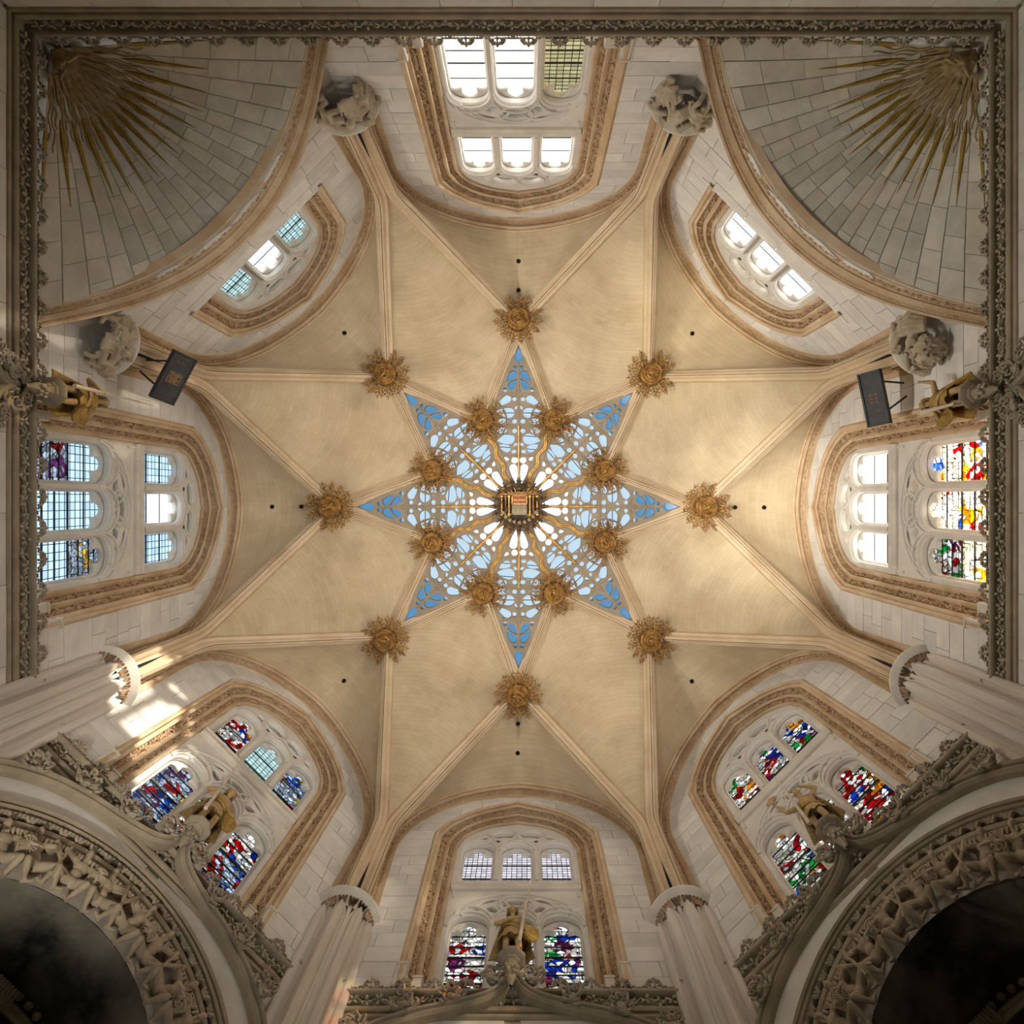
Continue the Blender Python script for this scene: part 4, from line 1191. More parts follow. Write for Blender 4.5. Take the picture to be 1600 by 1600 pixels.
for i in range(9):
    a = R_(-165 + i * 150 / 8); mb.tube([(0.50 * math.cos(a) * 0.5, -0.34, 0.0), (0.56 * math.cos(a), -0.36 + 0.26 * math.sin(a), 0.05)], 0.018, 4)
mb.tube([(0.58 * math.cos(R_(a)), -0.36 + 0.26 * math.sin(R_(a)), 0.06) for a in range(-172, -7, 15)], 0.022, 5)
mb.obj('arched_crest', M['gold'], t)
def pin_mesh():
    mb = MB()
    mb.tube([(0.52, 0, 0.06), (0.64, 0, 0.02), (0.78, 0, 0.08), (0.84, 0, 0.20)], [0.045, 0.04, 0.03, 0.012], 5)
    for sg in (-1, 1):
        for r in (0.62, 0.72): mb.ell((r, sg * 0.06, 0.03), (0.03, 0.05, 0.03), None, 5, 3)
    mb.ell((0.74, 0, 0.0), (0.035, 0.035, 0.05), None, 6, 4)
    return mb.mesh('pinnacle', M['lantern'])
pm_ = pin_mesh()
for i in range(20): inst(pm_, 'pinnacle', t, rotz=2 * PI * i / 20)
def statuette_mesh():
    mb = MB()
    mb.lathe([(0.0, 0.0), (0.05, 0.0), (0.045, 0.10), (0.055, 0.17), (0.03, 0.20), (0.02, 0.215)], 8); mb.ell((0, 0, 0.24), (0.03, 0.03, 0.035), None, 7, 5)
    mb.tube([(0.05, 0, 0.16), (0.06, -0.03, 0.11), (0.02, -0.05, 0.12)], 0.016, 5); mb.tube([(-0.05, 0, 0.16), (-0.06, -0.03, 0.11), (-0.02, -0.05, 0.13)], 0.016, 5)
    return mb.mesh('statuette', M['cream'])
stm = statuette_mesh(); stm.materials.clear(); stm.materials.append(M['figurine'])
for i in range(9):
    a = R_(25 + i * 130 / 8)
    inst(stm, 'statuette', t, (0.52 * math.cos(a), 0.50 * math.sin(a) - 0.02, -0.18), a)

# ------------------------------------------------------------------ corners: clustered columns at the foot side, carved corbels at the other
RC = 8.118
mb = MB(); mb.tube([(7.56, 0, 12.96), (7.545, 0, 13.3), (7.52, 0, 13.9)], [0.04, 0.034, 0.004], 4)
slot_me = mb.mesh('slot_shade', M['holeshade'])  # solid black wedge painted as the shade of the gap
AB = [(0.44, 12.60), (0.47, 12.70), (0.55, 12.74), (0.62, 12.79), (0.66, 12.82), (0.665, 12.86), (0.64, 12.90), (0.60, 12.93), (0.40, 12.97), (0.02, 12.97)]
mb = MB(); mb.lathe(AB, 28, (RC, 0, 0), PI * 0.5 + 0.35, PI * 1.5 - 0.35); abacus_me = mb.mesh('abacus', M['pale'], 30)
# moulded springer carried by the abacus, in front of the corner
mb = MB()
sec = [(-0.24, 8.0), (-0.22, 7.86), (-0.19, 7.80), (-0.16, 7.74), (-0.12, 7.66), (-0.06, 7.62), (-0.03, 7.64), (0, 7.72), (0.03, 7.64), (0.06, 7.62), (0.12, 7.66), (0.16, 7.74), (0.19, 7.80), (0.22, 7.86), (0.24, 8.0)]
mb.grid([[(x + (z - 12.95) * 0.006, t * (1 - (z - 12.95) * 0.02), z) for t, x in sec] for z in (12.95, 13.6, 14.4, 15.5)])
springer_me = mb.mesh('springer', M['rib'], 30)
col_sec = []
def shaft_section():
    pts = []
    cs = [(-0.42, 7.86, 0.115), (-0.17, 7.66, 0.13), (0.17, 7.66, 0.13), (0.42, 7.86, 0.115)]
    return cs
shafts = []
for t_, x_, r_, a_ in [(-0.43, 7.90, 0.105, -0.75), (-0.17, 7.70, 0.12, -0.3), (0.17, 7.70, 0.12, 0.3), (0.43, 7.90, 0.105, 0.75)]:
    mb = MB(); rows = []
    for z, k in [(-1.6, 1), (12.30, 1), (12.50, 0.75), (12.62, 0.5), (12.75, 0.4)]:
        row = []
        for (u, w) in [(-0.4, 1.25), (-0.1, 1.22), (0.05, 0.95), (0.55, 0.80), (0.95, 0.42), (1.12, 0.16), (1.12, -0.16), (0.95, -0.42), (0.55, -0.80), (0.05, -0.95), (-0.1, -1.22), (-0.4, -1.25)]:
            dx, dy = -math.cos(a_), math.sin(a_)
            row.append((x_ + r_ * k * (u * dx - w * dy), t_ + r_ * k * (u * dy + w * dx), z))
        rows.append(row)
    mb.grid(rows); shafts.append(mb.mesh('shaft', M['column'], 25))
mb = MB()
for t_, x_ in [(-0.31, 7.80), (0.0, 7.66), (0.31, 7.80)]:
    mb.tube([(x_ + 0.03, t_, -1.6), (x_ + 0.03, t_, 12.7)], 0.04, 6)
mb.box((8.13, 0, 5.4), (0.55, 0.95, 14.2))
core_me = mb.mesh('column_core', M['column'], 25)
mb = MB()
for sg in (-1, 1):
    for o, w in ((0.60, 0.05), (0.76, 0.05)):
        mb.tube([(7.98 + (o - 0.6) * 0.5 - 0.02, sg * o, z) for z in (-1.6, 12.7)], 0.03, 6)
jam_me = mb.mesh('jamb_roll', M['column'])
jc = []
for sg in (-1, 1):
    A = [V((7.98, sg * 0.62, 8.0 + i * 0.25)) for i in range(19)]; B = [V((8.06, sg * 0.75, p.z)) for p in A]
    mb = MB(); carved_band(mb, A, B, [V((-0.9, -sg * 0.3, 0)).normalized()] * 19, 0.0, 1.0, 0, 1.1, 0.5, 31 + sg); jc.append(mb.mesh('carved_vine', M['carve']))
mb = MB()
for j in range(5):
    a = 0
    for sg in (-1, 0, 1):
        mb.tube([(0, sg * 0.02, 0), (-0.03, sg * 0.05, 0.10), (-0.075, sg * 0.07, 0.14), (-0.085, sg * 0.06, 0.10)], [0.03, 0.032, 0.026, 0.015], 5)
cap_leaf = mb.mesh('capital_leaf', M['carve'])
clabs = {67.5: 'clustered column right of the window at the picture foot', 112.5: 'clustered column left of the window at the picture foot',
         22.5: 'clustered column below the golden stained window and beside the shaded figured arch', 157.5: 'sunlit clustered column below the pale blue window'}
for a in (22.5, 67.5, 112.5, 157.5):
    t = empty('column', (0, 0, 0), R_(a), kind='structure', label=clabs[a])
    inst(core_me, 'column_core', t); inst(jam_me, 'jamb_roll', t)
    for m in shafts: inst(m, 'shaft', t)
    for m in jc: inst(m, 'carved_vine', t, kind='stuff')
    ab = inst(abacus_me, 'abacus', t)
    for i in range(7):
        b = PI + (-1.15 + 2.3 * i / 6)
        o = inst(cap_leaf, 'capital_leaf', ab, (RC + 0.47 * math.cos(b), 0.47 * math.sin(b), 12.60), b - PI)
    inst(springer_me, 'springer', t); inst(slot_me, 'slot_shade', t)

def corbel_mesh(seed, kind):
    rg = random.Random(seed); mb = MB(); rc = RC - 0.02
    mb.lathe([(0.0, 12.04), (0.18, 12.05), (0.33, 12.10), (0.40, 12.24), (0.44, 12.42), (0.50, 12.60), (0.58, 12.78), (0.60, 12.92), (0.0, 12.95)], 10, (rc, 0, 0), PI * 0.5, PI * 1.5)
    def at(b, z, o=0.0):
        r = 0.37 + (z - 12.14) * 0.30 + o
        return V((rc + r * math.cos(PI + b), r * math.sin(PI + b), z))
    if kind == 'angel':            # a half figure whose arms spread drapery round a shield
        mb.ell(at(0.1, 12.58, 0.10), (0.10, 0.09, 0.11), None, 10, 8)
        mb.ell(at(0.0, 12.24, 0.05), (0.07, 0.17, 0.15), None, 10, 6)
        for k in range(6): mb.tube([at(-0.34 + 0.12 * k, 12.12, 0.09), at(-0.30 + 0.11 * k, 12.36, 0.12)], 0.022, 5)
        for sg in (-1, 1):
            mb.tube([at(sg * 0.25, 12.50, 0.06), at(sg * 0.62, 12.46, 0.12), at(sg * 0.66, 12.30, 0.14), at(sg * 0.34, 12.22, 0.14)], [0.085, 0.08, 0.065, 0.05], 7)
            for j in range(6):
                mb.tube([at(sg * (0.55 + 0.06 * j), 12.74 - j * 0.04, 0.03), at(sg * (0.90 + 0.05 * j), 12.66 - j * 0.06, 0.05), at(sg * (1.2 + 0.03 * j), 12.50 - j * 0.07, 0.04)], [0.04, 0.05, 0.025], 5)
    elif kind == 'leafball':       # a pierced round boss of leaves, a scrolled cap beside it
        c0 = at(-0.45, 12.24, 0.02)
        mb.ell(c0, (0.25, 0.25, 0.25), None, 12, 8)
        for j in range(46):
            d = V((rg.gauss(-0.4, 1), rg.gauss(0, 1), rg.gauss(-0.5, 1))).normalized()
            sd = d.orthogonal().normalized(); sd = Matrix.Rotation(rg.uniform(0, 6.28), 3, d) @ sd; c = c0 + d * 0.25
            mb.tube([c - sd * 0.08, c + d * 0.05, c + sd * 0.07 + d.cross(sd) * 0.04], 0.021, 5)
        for j in range(5): mb.tube([at(0.5 + 0.16 * j, 12.12 + 0.03 * j, 0.03), at(0.5 + 0.16 * j, 12.42, 0.12), at(0.46 + 0.16 * j, 12.72, 0.05)], [0.05, 0.075, 0.04], 7)
    n = {'angel': 26, 'leafball': 24, 'plain': 44}[kind]
    for j in range(n):
        b = rg.uniform(-1.35, 1.35); z = rg.uniform(12.14 if kind == 'plain' else 12.22, 12.80)
        s = rg.choice((-1, 1)); w = rg.uniform(0.7, 1.2)
        mb.tube([at(b + s * 0.34 * w, z - 0.09, 0.0), at(b + s * 0.1, z - 0.04, 0.07), at(b - s * 0.16 * w, z + 0.05, 0.08), at(b - s * 0.24 * w, z - 0.03, 0.05), at(b - s * 0.12, z - 0.06, 0.05)], [0.04, 0.055, 0.05, 0.04, 0.02], 6)
    return sculpt(mb, 'carved_body', M['corbel'], 0.013, 1)
CB_ = {202.5: (1, 'angel', 'carved angel corbel under the black board with gold painting'), 247.5: (2, 'angel', 'carved angel corbel between the brighter shell and the clear window'),
       292.5: (3, 'plain', 'corbel of knotted leaves between the clear window and the darker shell'), 337.5: (4, 'leafball', 'corbel with pierced round leaf ball under the plain dark board')}
for a, (sd, kd, lb) in CB_.items():
    t = empty('column_corbel', (0, 0, 0), R_(a), kind='structure', label=lb)
    inst(corbel_mesh(sd, kd), 'carved_body', t)
    inst(abacus_me, 'abacus', t); inst(springer_me, 'springer', t); inst(slot_me, 'slot_shade', t)

# ------------------------------------------------------------------ ogee arches below the cornices
def circ(R, n=40, z=NZ): return [(R * math.cos(PI * i / n), z + R * math.sin(PI * i / n)) for i in range(n + 1)]
def ringpt(R, d, n=48): return [V((d, y, z)) for y, z in [(R * math.cos(a), NZ + R * math.sin(a)) for a in [PI * (0.02 + 0.96 * i / n) for i in range(n + 1)]]]
ZS = 1.0
def archivolt(prof):
    mb = MB(); n = 48
    mb.grid([[V((d, R * math.cos(a), NZ + R * math.sin(a))) for R, d in prof] for a in [PI * i / n for i in range(n + 1)]])
    return mb
av_in = archivolt([(1.93, 9.55), (1.93, 7.62), (1.97, 7.56), (2.02, 7.58), (2.10, 7.66), (2.45, 7.68), (2.62, 7.60)]).mesh('intrados', M['niche'])
av_mid = archivolt([(2.60, 7.66), (2.62, 7.50), (2.67, 7.44), (2.73, 7.43), (2.78, 7.48), (2.80, 7.58), (2.84, 7.60)]).mesh('arch_roll', M['cornice'])
av_out = archivolt([(2.82, 7.60), (2.84, 7.46), (2.87, 7.43), (2.90, 7.47), (2.915, 7.51), (2.93, 7.44), (2.96, 7.42), (2.985, 7.47), (3.0, 7.50), (3.015, 7.43), (3.05, 7.41), (3.08, 7.45), (3.10, 7.54)]).mesh('arch_fillets', M['cornice'])
HOODC = [(2.95, 9.15), (2.62, 9.58), (2.30, 9.92), (1.90, 10.20), (1.42, 10.40), (0.90, 10.53), (0.45, 10.66), (0.20, 10.80), (0.07, 11.0), (0.04, 11.16)]
def hood_mesh():
    mb = MB()
    prof = [(-0.10, 0.16), (-0.10, 0.02), (-0.06, -0.03), (-0.03, -0.03), (-0.015, 0.0), (0.0, -0.06), (0.03, -0.075), (0.055, -0.06), (0.075, 0.0), (0.10, 0.02), (0.10, 0.18)]
    for sg in (-1, 1):
        P = [V((0, sg * p.x, p.y)) for p in cr(HOODC, 5)]
        rows = []
        for i in range(len(P)):
            T = (P[min(len(P) - 1, i + 1)] - P[max(0, i - 1)]).normalized(); n = V((0, -T.z, T.y)) * (-sg)
            u = i / (len(P) - 1); x = 7.40 - 0.22 * u ** 3
            rows.append([V((x + h, P[i].y, P[i].z)) + n * s * (1 - 0.35 * u) for s, h in prof])
        mb.grid(rows)
    return mb
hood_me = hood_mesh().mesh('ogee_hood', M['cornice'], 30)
mb = MB()                                           # flat spandrel between arch rings and hood, and wall outside the hood
for sg in (-1, 1):
    P = cr(HOODC, 4)
    pts = [(p.x, p.y) for p in P if p.y < 10.95]
    low = [(y, NZ + math.sqrt(max(0, 3.07 ** 2 - min(y, 3.07) ** 2))) for y, z in pts]
    mb.grid([[V((7.515, sg * y, z)), V((7.515, sg * yl, min(zl, z - 0.01)))] for (y, z), (yl, zl) in zip(pts, low)])
    mb.grid([[V((7.518, sg * y, z)), V((7.518, sg * y, 10.45))] for y, z in pts if z < 10.5])
spand_me = mb.mesh('spandrel', M['wall'], 0)
def crocket_mesh(seed, m):
    rg = random.Random(seed); mb = MB()
    for j in range(16):
        a = 2 * PI * j / 16 + rg.uniform(-0.2, 0.2); r = rg.uniform(0.04, 0.17)
        c = V((rg.uniform(-0.07, 0.0), r * math.cos(a), r * math.sin(a)))
        d = V((-0.5, math.cos(a), math.sin(a))).normalized(); sd = d.cross(V((1, 0, 0))).normalized()
        mb.tube([c - sd * 0.05, c + d * 0.05 - sd * 0.02, c + d * 0.06 + sd * 0.03, c + sd * 0.05 + d * 0.01, c + sd * 0.02 - d * 0.02], [0.02, 0.026, 0.024, 0.02, 0.012], 5)
    mb.ell((0.02, 0, 0), (0.06, 0.12, 0.12), None, 8, 5)
    return mb.mesh('crocket', m)
crk = [crocket_mesh(i, M['carve_cornice']) for i in range(3)]
def cuspleaf():
    mb = MB()
    for sg in (-1, 0, 1):
        mb.tube([(0, 0, 0), (-0.05, sg * 0.03, -0.02), (-0.08, sg * 0.07, 0.02), (-0.05, sg * 0.09, 0.05)], [0.02, 0.03, 0.025, 0.012], 5)
    mb.ell((-0.03, 0, 0.02), (0.04, 0.08, 0.04), None, 6, 4)
    return mb.mesh('ring_leaf', M['carve_cornice'])
rl_me = cuspleaf()
def leafcap():
    mb = MB()
    for j in range(5):
        y = -0.10 + 0.05 * j
        mb.tube([(0.05, y * 0.6, 0.12), (-0.06, y, 0.10), (-0.13, y * 1.2, 0.02), (-0.12, y * 1.3, -0.05)], [0.02, 0.028, 0.028, 0.012], 5)
    mb.ell((-0.02, 0, 0.04), (0.10, 0.13, 0.09), None, 8, 5)
    return mb.mesh('curled_leaf', M['figure'])
lc_me = leafcap()
def human(mb, J, r, head=True, face=(0, 1, 0)):
    """limbs and trunk from joints J (name -> point) with girths r; all parts overlap and are merged afterwards"""
    def limb(a, b, ra, rb): 
        p, q = V(J[a]), V(J[b]); mb.tube([p, lerp(p, q, 0.35), q], [ra, ra * 1.04, rb], 8); mb.ell(q, (rb * 1.02,) * 3, None, 8, 6); mb.ell(p, (ra,) * 3, None, 8, 6)
    for s in 'LR':
        limb('hip' + s, 'knee' + s, r * 1.25, r * 0.85); limb('knee' + s, 'ankle' + s, r * 0.9, r * 0.52)
        a = V(J['ankle' + s]); f = V(J['toe' + s]); mb.tube([a + (a - f) * 0.35, (a + f) / 2, f], [r * 0.5, r * 0.52, r * 0.36], 7)
        limb('sh' + s, 'elb' + s, r * 0.78, r * 0.6); limb('elb' + s, 'wri' + s, r * 0.6, r * 0.42)
        w, e = V(J['wri' + s]), V(J['elb' + s]); d = (w - e).normalized(); sd = d.orthogonal().normalized(); up = d.cross(sd)
        mb.ell(w + d * r * 0.65, (r * 0.42, r * 0.30, r * 0.62), Matrix((sd, up, d)).transposed(), 8, 6)
        for k in range(4):
            b = w + d * r * 1.05 + sd * r * (-0.32 + 0.21 * k); L_ = r * (0.75, 0.9, 0.85, 0.65)[k]
            mb.tube([b, b + d * L_ * 0.55 + up * r * 0.08, b + d * L_ * 0.8 + up * r * 0.42], [r * 0.13, r * 0.12, r * 0.09], 5)
        mb.tube([w + d * r * 0.4 + sd * r * 0.35, w + d * r * 0.8 + sd * r * 0.62, w + d * r * 1.15 + sd * r * 0.6 + up * r * 0.2], [r * 0.16, r * 0.14, r * 0.1], 5)
    pe = (V(J['hipL']) + V(J['hipR'])) / 2; ch = (V(J['shL']) + V(J['shR'])) / 2
    lat = (V(J['shL']) - V(J['shR'])).normalized(); ax = (ch - pe).normalized(); fw = ax.cross(lat)
    m3 = Matrix((lat, fw, ax)).transposed()
    mb.ell(pe, (r * 2.0, r * 1.45, r * 1.5), m3, 10, 8); mb.ell(lerp(pe, ch, 0.4), (r * 1.75, r * 1.25, r * 1.9), m3, 10, 8); mb.ell(lerp(pe, ch, 0.8), (r * 2.25, r * 1.5, r * 1.8), m3, 10, 8)
    hd = V(J['head']); mb.tube([ch, hd], [r * 0.85, r * 0.75], 8)
    f = V(face).normalized(); lt = f.cross(V((0, 0, 1))); lt = lt.normalized() if lt.length > 0.1 else V((1, 0, 0)); up = lt.cross(f)
    h3 = Matrix((lt, f, up)).transposed(); R = r * 1.28
    mb.ell(hd, (R * 0.80, R * 0.95, R * 1.12), h3, 12, 9)
    P = lambda x, y, z: hd + lt * R * x + f * R * y + up * R * z
    mb.ell(P(0, 0.98, -0.08), (R * 0.13, R * 0.24, R * 0.26), h3, 6, 5); mb.ell(P(0, 0.70, -0.62), (R * 0.42, R * 0.35, R * 0.32), h3, 8, 6)
    mb.tube([P(-0.45, 0.80, 0.22), P(0, 0.95, 0.26), P(0.45, 0.80, 0.22)], R * 0.13, 5)
    for s in (-1, 1): mb.ell(P(0.82 * s, 0.0, 0), (R * 0.12, R * 0.2, R * 0.28), h3, 6, 5); mb.ell(P(0.34 * s, 0.88, 0.08), (R * 0.13,) * 3, None, 6, 5)
    mb.tube([P(-0.28, 0.92, -0.42), P(0, 1.0, -0.40), P(0.28, 0.92, -0.42)], R * 0.09, 5)
    return P, R, fw
def wild_man(kind):
    """a carved nude man reclining on the arch edge, head up the arch, holding a round shield; local: -x to the chapel, y along the arch, z outward from its centre"""
    mb = MB(); s = 0.62
    J = dict(hipL=(-0.10, -0.05, 0.10), hipR=(-0.10, 0.07, 0.08), kneeL=(-0.24, -0.24, 0.06), kneeR=(-0.28, 0.18, -0.02), ankleL=(-0.10, -0.30, -0.13), ankleR=(-0.10, 0.08, -0.17), toeL=(-0.16, -0.40, -0.16), toeR=(-0.17, 0.00, -0.20),
             shL=(-0.12, -0.02, 0.42), shR=(-0.12, 0.18, 0.40), elbL=(-0.22, -0.18, 0.36), elbR=(-0.24, 0.28, 0.26), wriL=(-0.30, -0.14, 0.22), wriR=(-0.32, 0.14, 0.18), head=(-0.17, 0.08, 0.55))
    human(mb, J, 0.052, face=(-1, -0.2, -0.5))
    c = V((-0.24, 0.22, 0.20))
    m3 = Matrix.Rotation(-0.5, 3, 'Y')
    body = sculpt(mb, 'carved_figure', M['figure'], 0.014, 2)
    sh = MB()
    sh.ell(c, (0.03, 0.105, 0.115), m3, 14, 6)
    if kind == 0:
        for i in range(14):
            a = 2 * PI * i / 14; d = m3 @ V((0, math.cos(a), math.sin(a)))
            sh.tube([c + m3 @ V((-0.04, 0, 0)) + d * 0.035, c + m3 @ V((-0.035, 0, 0)) + d * 0.11], [0.014, 0.005], 4)
        sh.ell(c + m3 @ V((-0.04, 0, 0)), (0.02, 0.035, 0.035), m3, 8, 5)
    else:
        sh.box(c + m3 @ V((-0.035, 0, 0)), (0.03, 0.15, 0.028), m3); sh.box(c + m3 @ V((-0.035, 0, 0)), (0.03, 0.028, 0.16), m3)
        for a, b in ((-0.07, 0), (0.07, 0), (0, 0.075), (0, -0.075)): sh.box(c + m3 @ V((-0.03, a, b)), (0.03, 0.025 if a else 0.07, 0.07 if a else 0.025), m3)
    sh.tube([c + m3 @ V((-0.01, 0.11 * math.cos(a), 0.12 * math.sin(a))) for a in [2 * PI * i / 16 for i in range(16)]], 0.016, 5, closed=True)
    shield = sh.mesh('carved_shield', M['figure'])
    cl = MB()
    cl.tube([(-0.26, -0.30, -0.10), (-0.22, -0.24, 0.2), (-0.16, -0.18, 0.52)], [0.016, 0.022, 0.034], 6)
    cl.tube([(-0.22, 0.33, -0.05), (-0.16, 0.30, 0.48)], [0.014, 0.02], 5)
    return body, shield, cl.mesh('carved_club', M['figure'])
WM = [wild_man(0), wild_man(1)]
ALAB = {'south': ('ogee_arch', 'ogee hood rising to the pedestal of the long haired statue at the picture foot'),
        'southwest': ('ogee_arch', 'sunlit ogee arch fringed with carved wild men, pale stained plaster inside'),
        'southeast': ('ogee_arch', 'shaded ogee arch fringed with carved wild men, nearly black inside')}
for nm, (n_, lb) in ALAB.items():
    t = empty('trim_ogee_arch', (0, 0, 0), R_(SIDES[nm]), kind='structure', label=lb)
    for m, q in ((av_in, 'intrados'), (av_mid, 'arch_roll'), (av_out, 'arch_fillets'), (hood_me, 'ogee_hood'), (spand_me, 'spandrel')): inst(m, q, t)
    mb = MB(); mb.box((9.6, 0, 4.0), (0.1, 4.4, 11.2))
    for sg in (-1, 1): mb.box((8.6, sg * 1.97, 2.8), (2.2, 0.06, 8.8))
    mb.obj('niche_wall', M['niche'], t, 0)
    for i, (y, z) in enumerate([(0.30, 10.98), (0.92, 10.68), (1.62, 10.48), (2.30, 10.08)]):
        for sg in (-1, 1):
            o = inst(crk[i % 3], 'crocket', t, (7.33 - (0.06 if i == 0 else 0), sg * y, z)); o.rotation_euler = (sg * 0.5 * i, 0, 0); o.scale = (1.1, 1.0, 1.0)
    if nm == 'south': continue
    for i in range(26):
        a = R_(28 + 124 * (i + 0.5) / 26)
        o = inst(rl_me, 'ring_leaf', t, (7.50, 2.81 * math.cos(a), NZ + 2.81 * math.sin(a))); o.rotation_euler = (a - PI / 2, 0, 0)
    for i in range(20):
        a = R_(26 + 128 * (i + 0.5) / 20)
        o = inst(lc_me, 'curled_leaf', t, (7.52, 2.56 * math.cos(a), NZ + 2.50 * math.sin(a))); o.rotation_euler = (a - PI / 2, 0, 0)
    for i in range(12):
        a = R_(166 - 152 * (i + 0.5) / 12)
        b_, s_, c_ = WM[(i // 2) % 2]
        o = inst(b_, 'carved_figure', t, (7.56, 2.06 * math.cos(a), NZ + 2.06 * math.sin(a)))
        o.rotation_euler = (a - PI / 2, 0, 0); o.scale = (1, (-1 if i % 2 else 1), 1)
        if i % 2 == 0: inst(s_, 'carved_shield', o)
        inst(c_, 'carved_club', o)
# carved finials whose tips reach the cornice on the two long walls
for nm, y, lb in (('west', 1.88, 'carved ogee finial at the left picture edge under the gilded lance statue'), ('east', -1.86, 'dark carved ogee finial at the right picture edge under the statue with golden garment')):
    t = empty('trim_finial', (0, 0, 0), R_(SIDES[nm]), kind='structure', label=lb)
    mb = MB()
    for sg in (-1, 1):
        P = cr([(0.85, 9.45), (0.55, 9.78), (0.25, 9.98), (0.06, 10.22), (0.03, 10.5)], 6)
        mb.tube([(7.36, y + sg * p.x, p.y) for p in P], [0.075] * (len(P) - 4) + [0.06, 0.05, 0.04, 0.03], 8)
        mb.tube([(7.42, y + sg * (p.x + 0.09), p.y + 0.06) for p in P], 0.04, 6)
    mb.obj('ogee_hood', M['cornice'], t)
    mb = MB(); mb.box((7.53, y, 9.5), (0.04, 0.9, 0.9)); mb.obj('opening_shade', M['holeshade'], t, 0)  # flat black box, the shade of the opening is painted on
    for i, (dy, z, sc) in enumerate([(0.15, 10.56, 0.7), (0.25, 10.30, 1.0), (0.48, 10.02, 0.9), (0.85, 9.66, 0.9)]):
        for sg in (-1, 1):
            o = inst(crk[(i + (sg > 0)) % 3], 'crocket', t, (7.34, y + sg * dy, z)); o.scale = (sc,) * 3; o.rotation_euler = (i * 0.8 * sg, 0, 0)

# carved coats of arms deep inside the two figured arches
for nm, lb in (('southwest', 'carved stone crest at the lower left picture corner inside the figured arch'), ('southeast', 'dark carved stone crest at the lower right picture corner inside the figured arch')):
    th = R_(SIDES[nm]); base = V((math.cos(th), math.sin(th), 0)) * 9.1 + V((0, 0, 8.02))
    t = empty('carved_crest', base, th, label=lb, category='carving')
    mb = MB(); rg = random.Random(5)
    arcp = [(-0.25, 1.25 * math.sin(a), -0.40 + 1.25 * math.cos(a)) for a in [-1.1 + 2.2 * i / 20 for i in range(21)]]
    mb.tube(arcp, 0.075, 8); mb.tube([(x - 0.06, y, z - 0.12) for x, y, z in arcp], 0.04, 6)
    mb.obj('arched_moulding', M['cornice'], t)
    mb = MB()
    for k in range(7): mb.tube([(-0.36, 0.1 + 0.05 * k, 0.70), (-0.46, 0.13 + 0.05 * k, 0.86), (-0.32, 0.16 + 0.05 * k, 0.92)], 0.022, 5)
    for k in range(16):
        a = -1.0 + 2.0 * k / 15; c = V((-0.38, 1.25 * math.sin(a), -0.40 + 1.25 * math.cos(a)))
        mb.ell(c + V((0, 0, 0.06)), (0.05, 0.06, 0.05), None, 6, 4)
    mb.obj('leaf_cresting', M['cornice'], t)
    mb = MB(); mb.box((-0.1, 0, 0.1), (0.3, 1.3, 0.5)); 
    for k in range(5): mb.tube([(-0.3, -0.5 + 0.25 * k + 0.1 * math.cos(w), 0.2 + 0.1 * math.sin(w)) for w in [0.7 * q for q in range(8)]], 0.03, 5)
    mb.tube([(-0.34, -0.7, 0.3), (-0.34, 0.0, 0.36), (-0.34, 0.7, 0.3)], 0.06, 6)
    mb.obj('scroll_panel', M['cornice'], t)

# ------------------------------------------------------------------ statues on octagonal pedestals, with their lances
def local(th, x, y, z): 
    a = R_(th); return V((x * math.cos(a) - y * math.sin(a), x * math.sin(a) + y * math.cos(a), z))
mb = MB()
mb.lathe([(0.0, 0.30), (0.225, 0.30), (0.24, 0.285), (0.24, 0.25), (0.225, 0.235), (0.19, 0.215), (0.15, 0.20), (0.145, 0.17), (0.115, 0.155), (0.10, 0.12), (0.095, 0.0), (0.085, -0.12), (0.02, -0.32)], 8, a0=H8, a1=2 * PI + H8)
ped_me = mb.mesh('moulded_corbel', M['cornice'], 0)
mb = MB(); rg = random.Random(2)
for j in range(14):
    a = rg.uniform(0, 6.28); z = rg.uniform(-0.15, 0.08)
    c = V((0.11 * math.cos(a), 0.11 * math.sin(a), z)); mb.ell(c, (0.03, 0.03, 0.045), None, 5, 4)
pedl_me = mb.mesh('leaf_knop', M['carve_cornice'])
POSE = {
 'south': dict(L=[(0.20, 1.03), (0.30, 0.10, 0.82), (-0.04, 0.20, 0.84)], R=[(-0.20, 1.03), (-0.29, 0.0, 0.80), (-0.24, 0.12, 0.62)], bald=False, gold=False),
 'southwest': dict(R=[(-0.20, 1.03), (-0.34, 0.02, 0.82), (-0.20, 0.16, 0.68)], L=[(0.20, 1.03), (0.36, 0.06, 0.90), (0.26, 0.20, 0.80)], bald=False, gold=False),
 'southeast': dict(L=[(0.20, 1.03), (0.38, 0.10, 1.02), (0.44, 0.18, 1.22)], R=[(-0.20, 1.03), (-0.32, 0.04, 1.06), (-0.18, 0.18, 1.10)], bald=True, gold=False),
 'west': dict(R=[(-0.20, 1.03), (-0.34, 0.02, 0.86), (-0.22, 0.14, 0.74)], L=[(0.20, 1.03), (0.34, 0.04, 0.86), (0.18, 0.20, 0.92)], bald=False, gold=True),
 'east': dict(R=[(-0.20, 1.03), (-0.36, 0.08, 0.96), (-0.40, 0.14, 1.18)], L=[(0.20, 1.03), (0.32, 0.04, 0.84), (0.22, 0.16, 0.74)], bald=False, gold=True)}
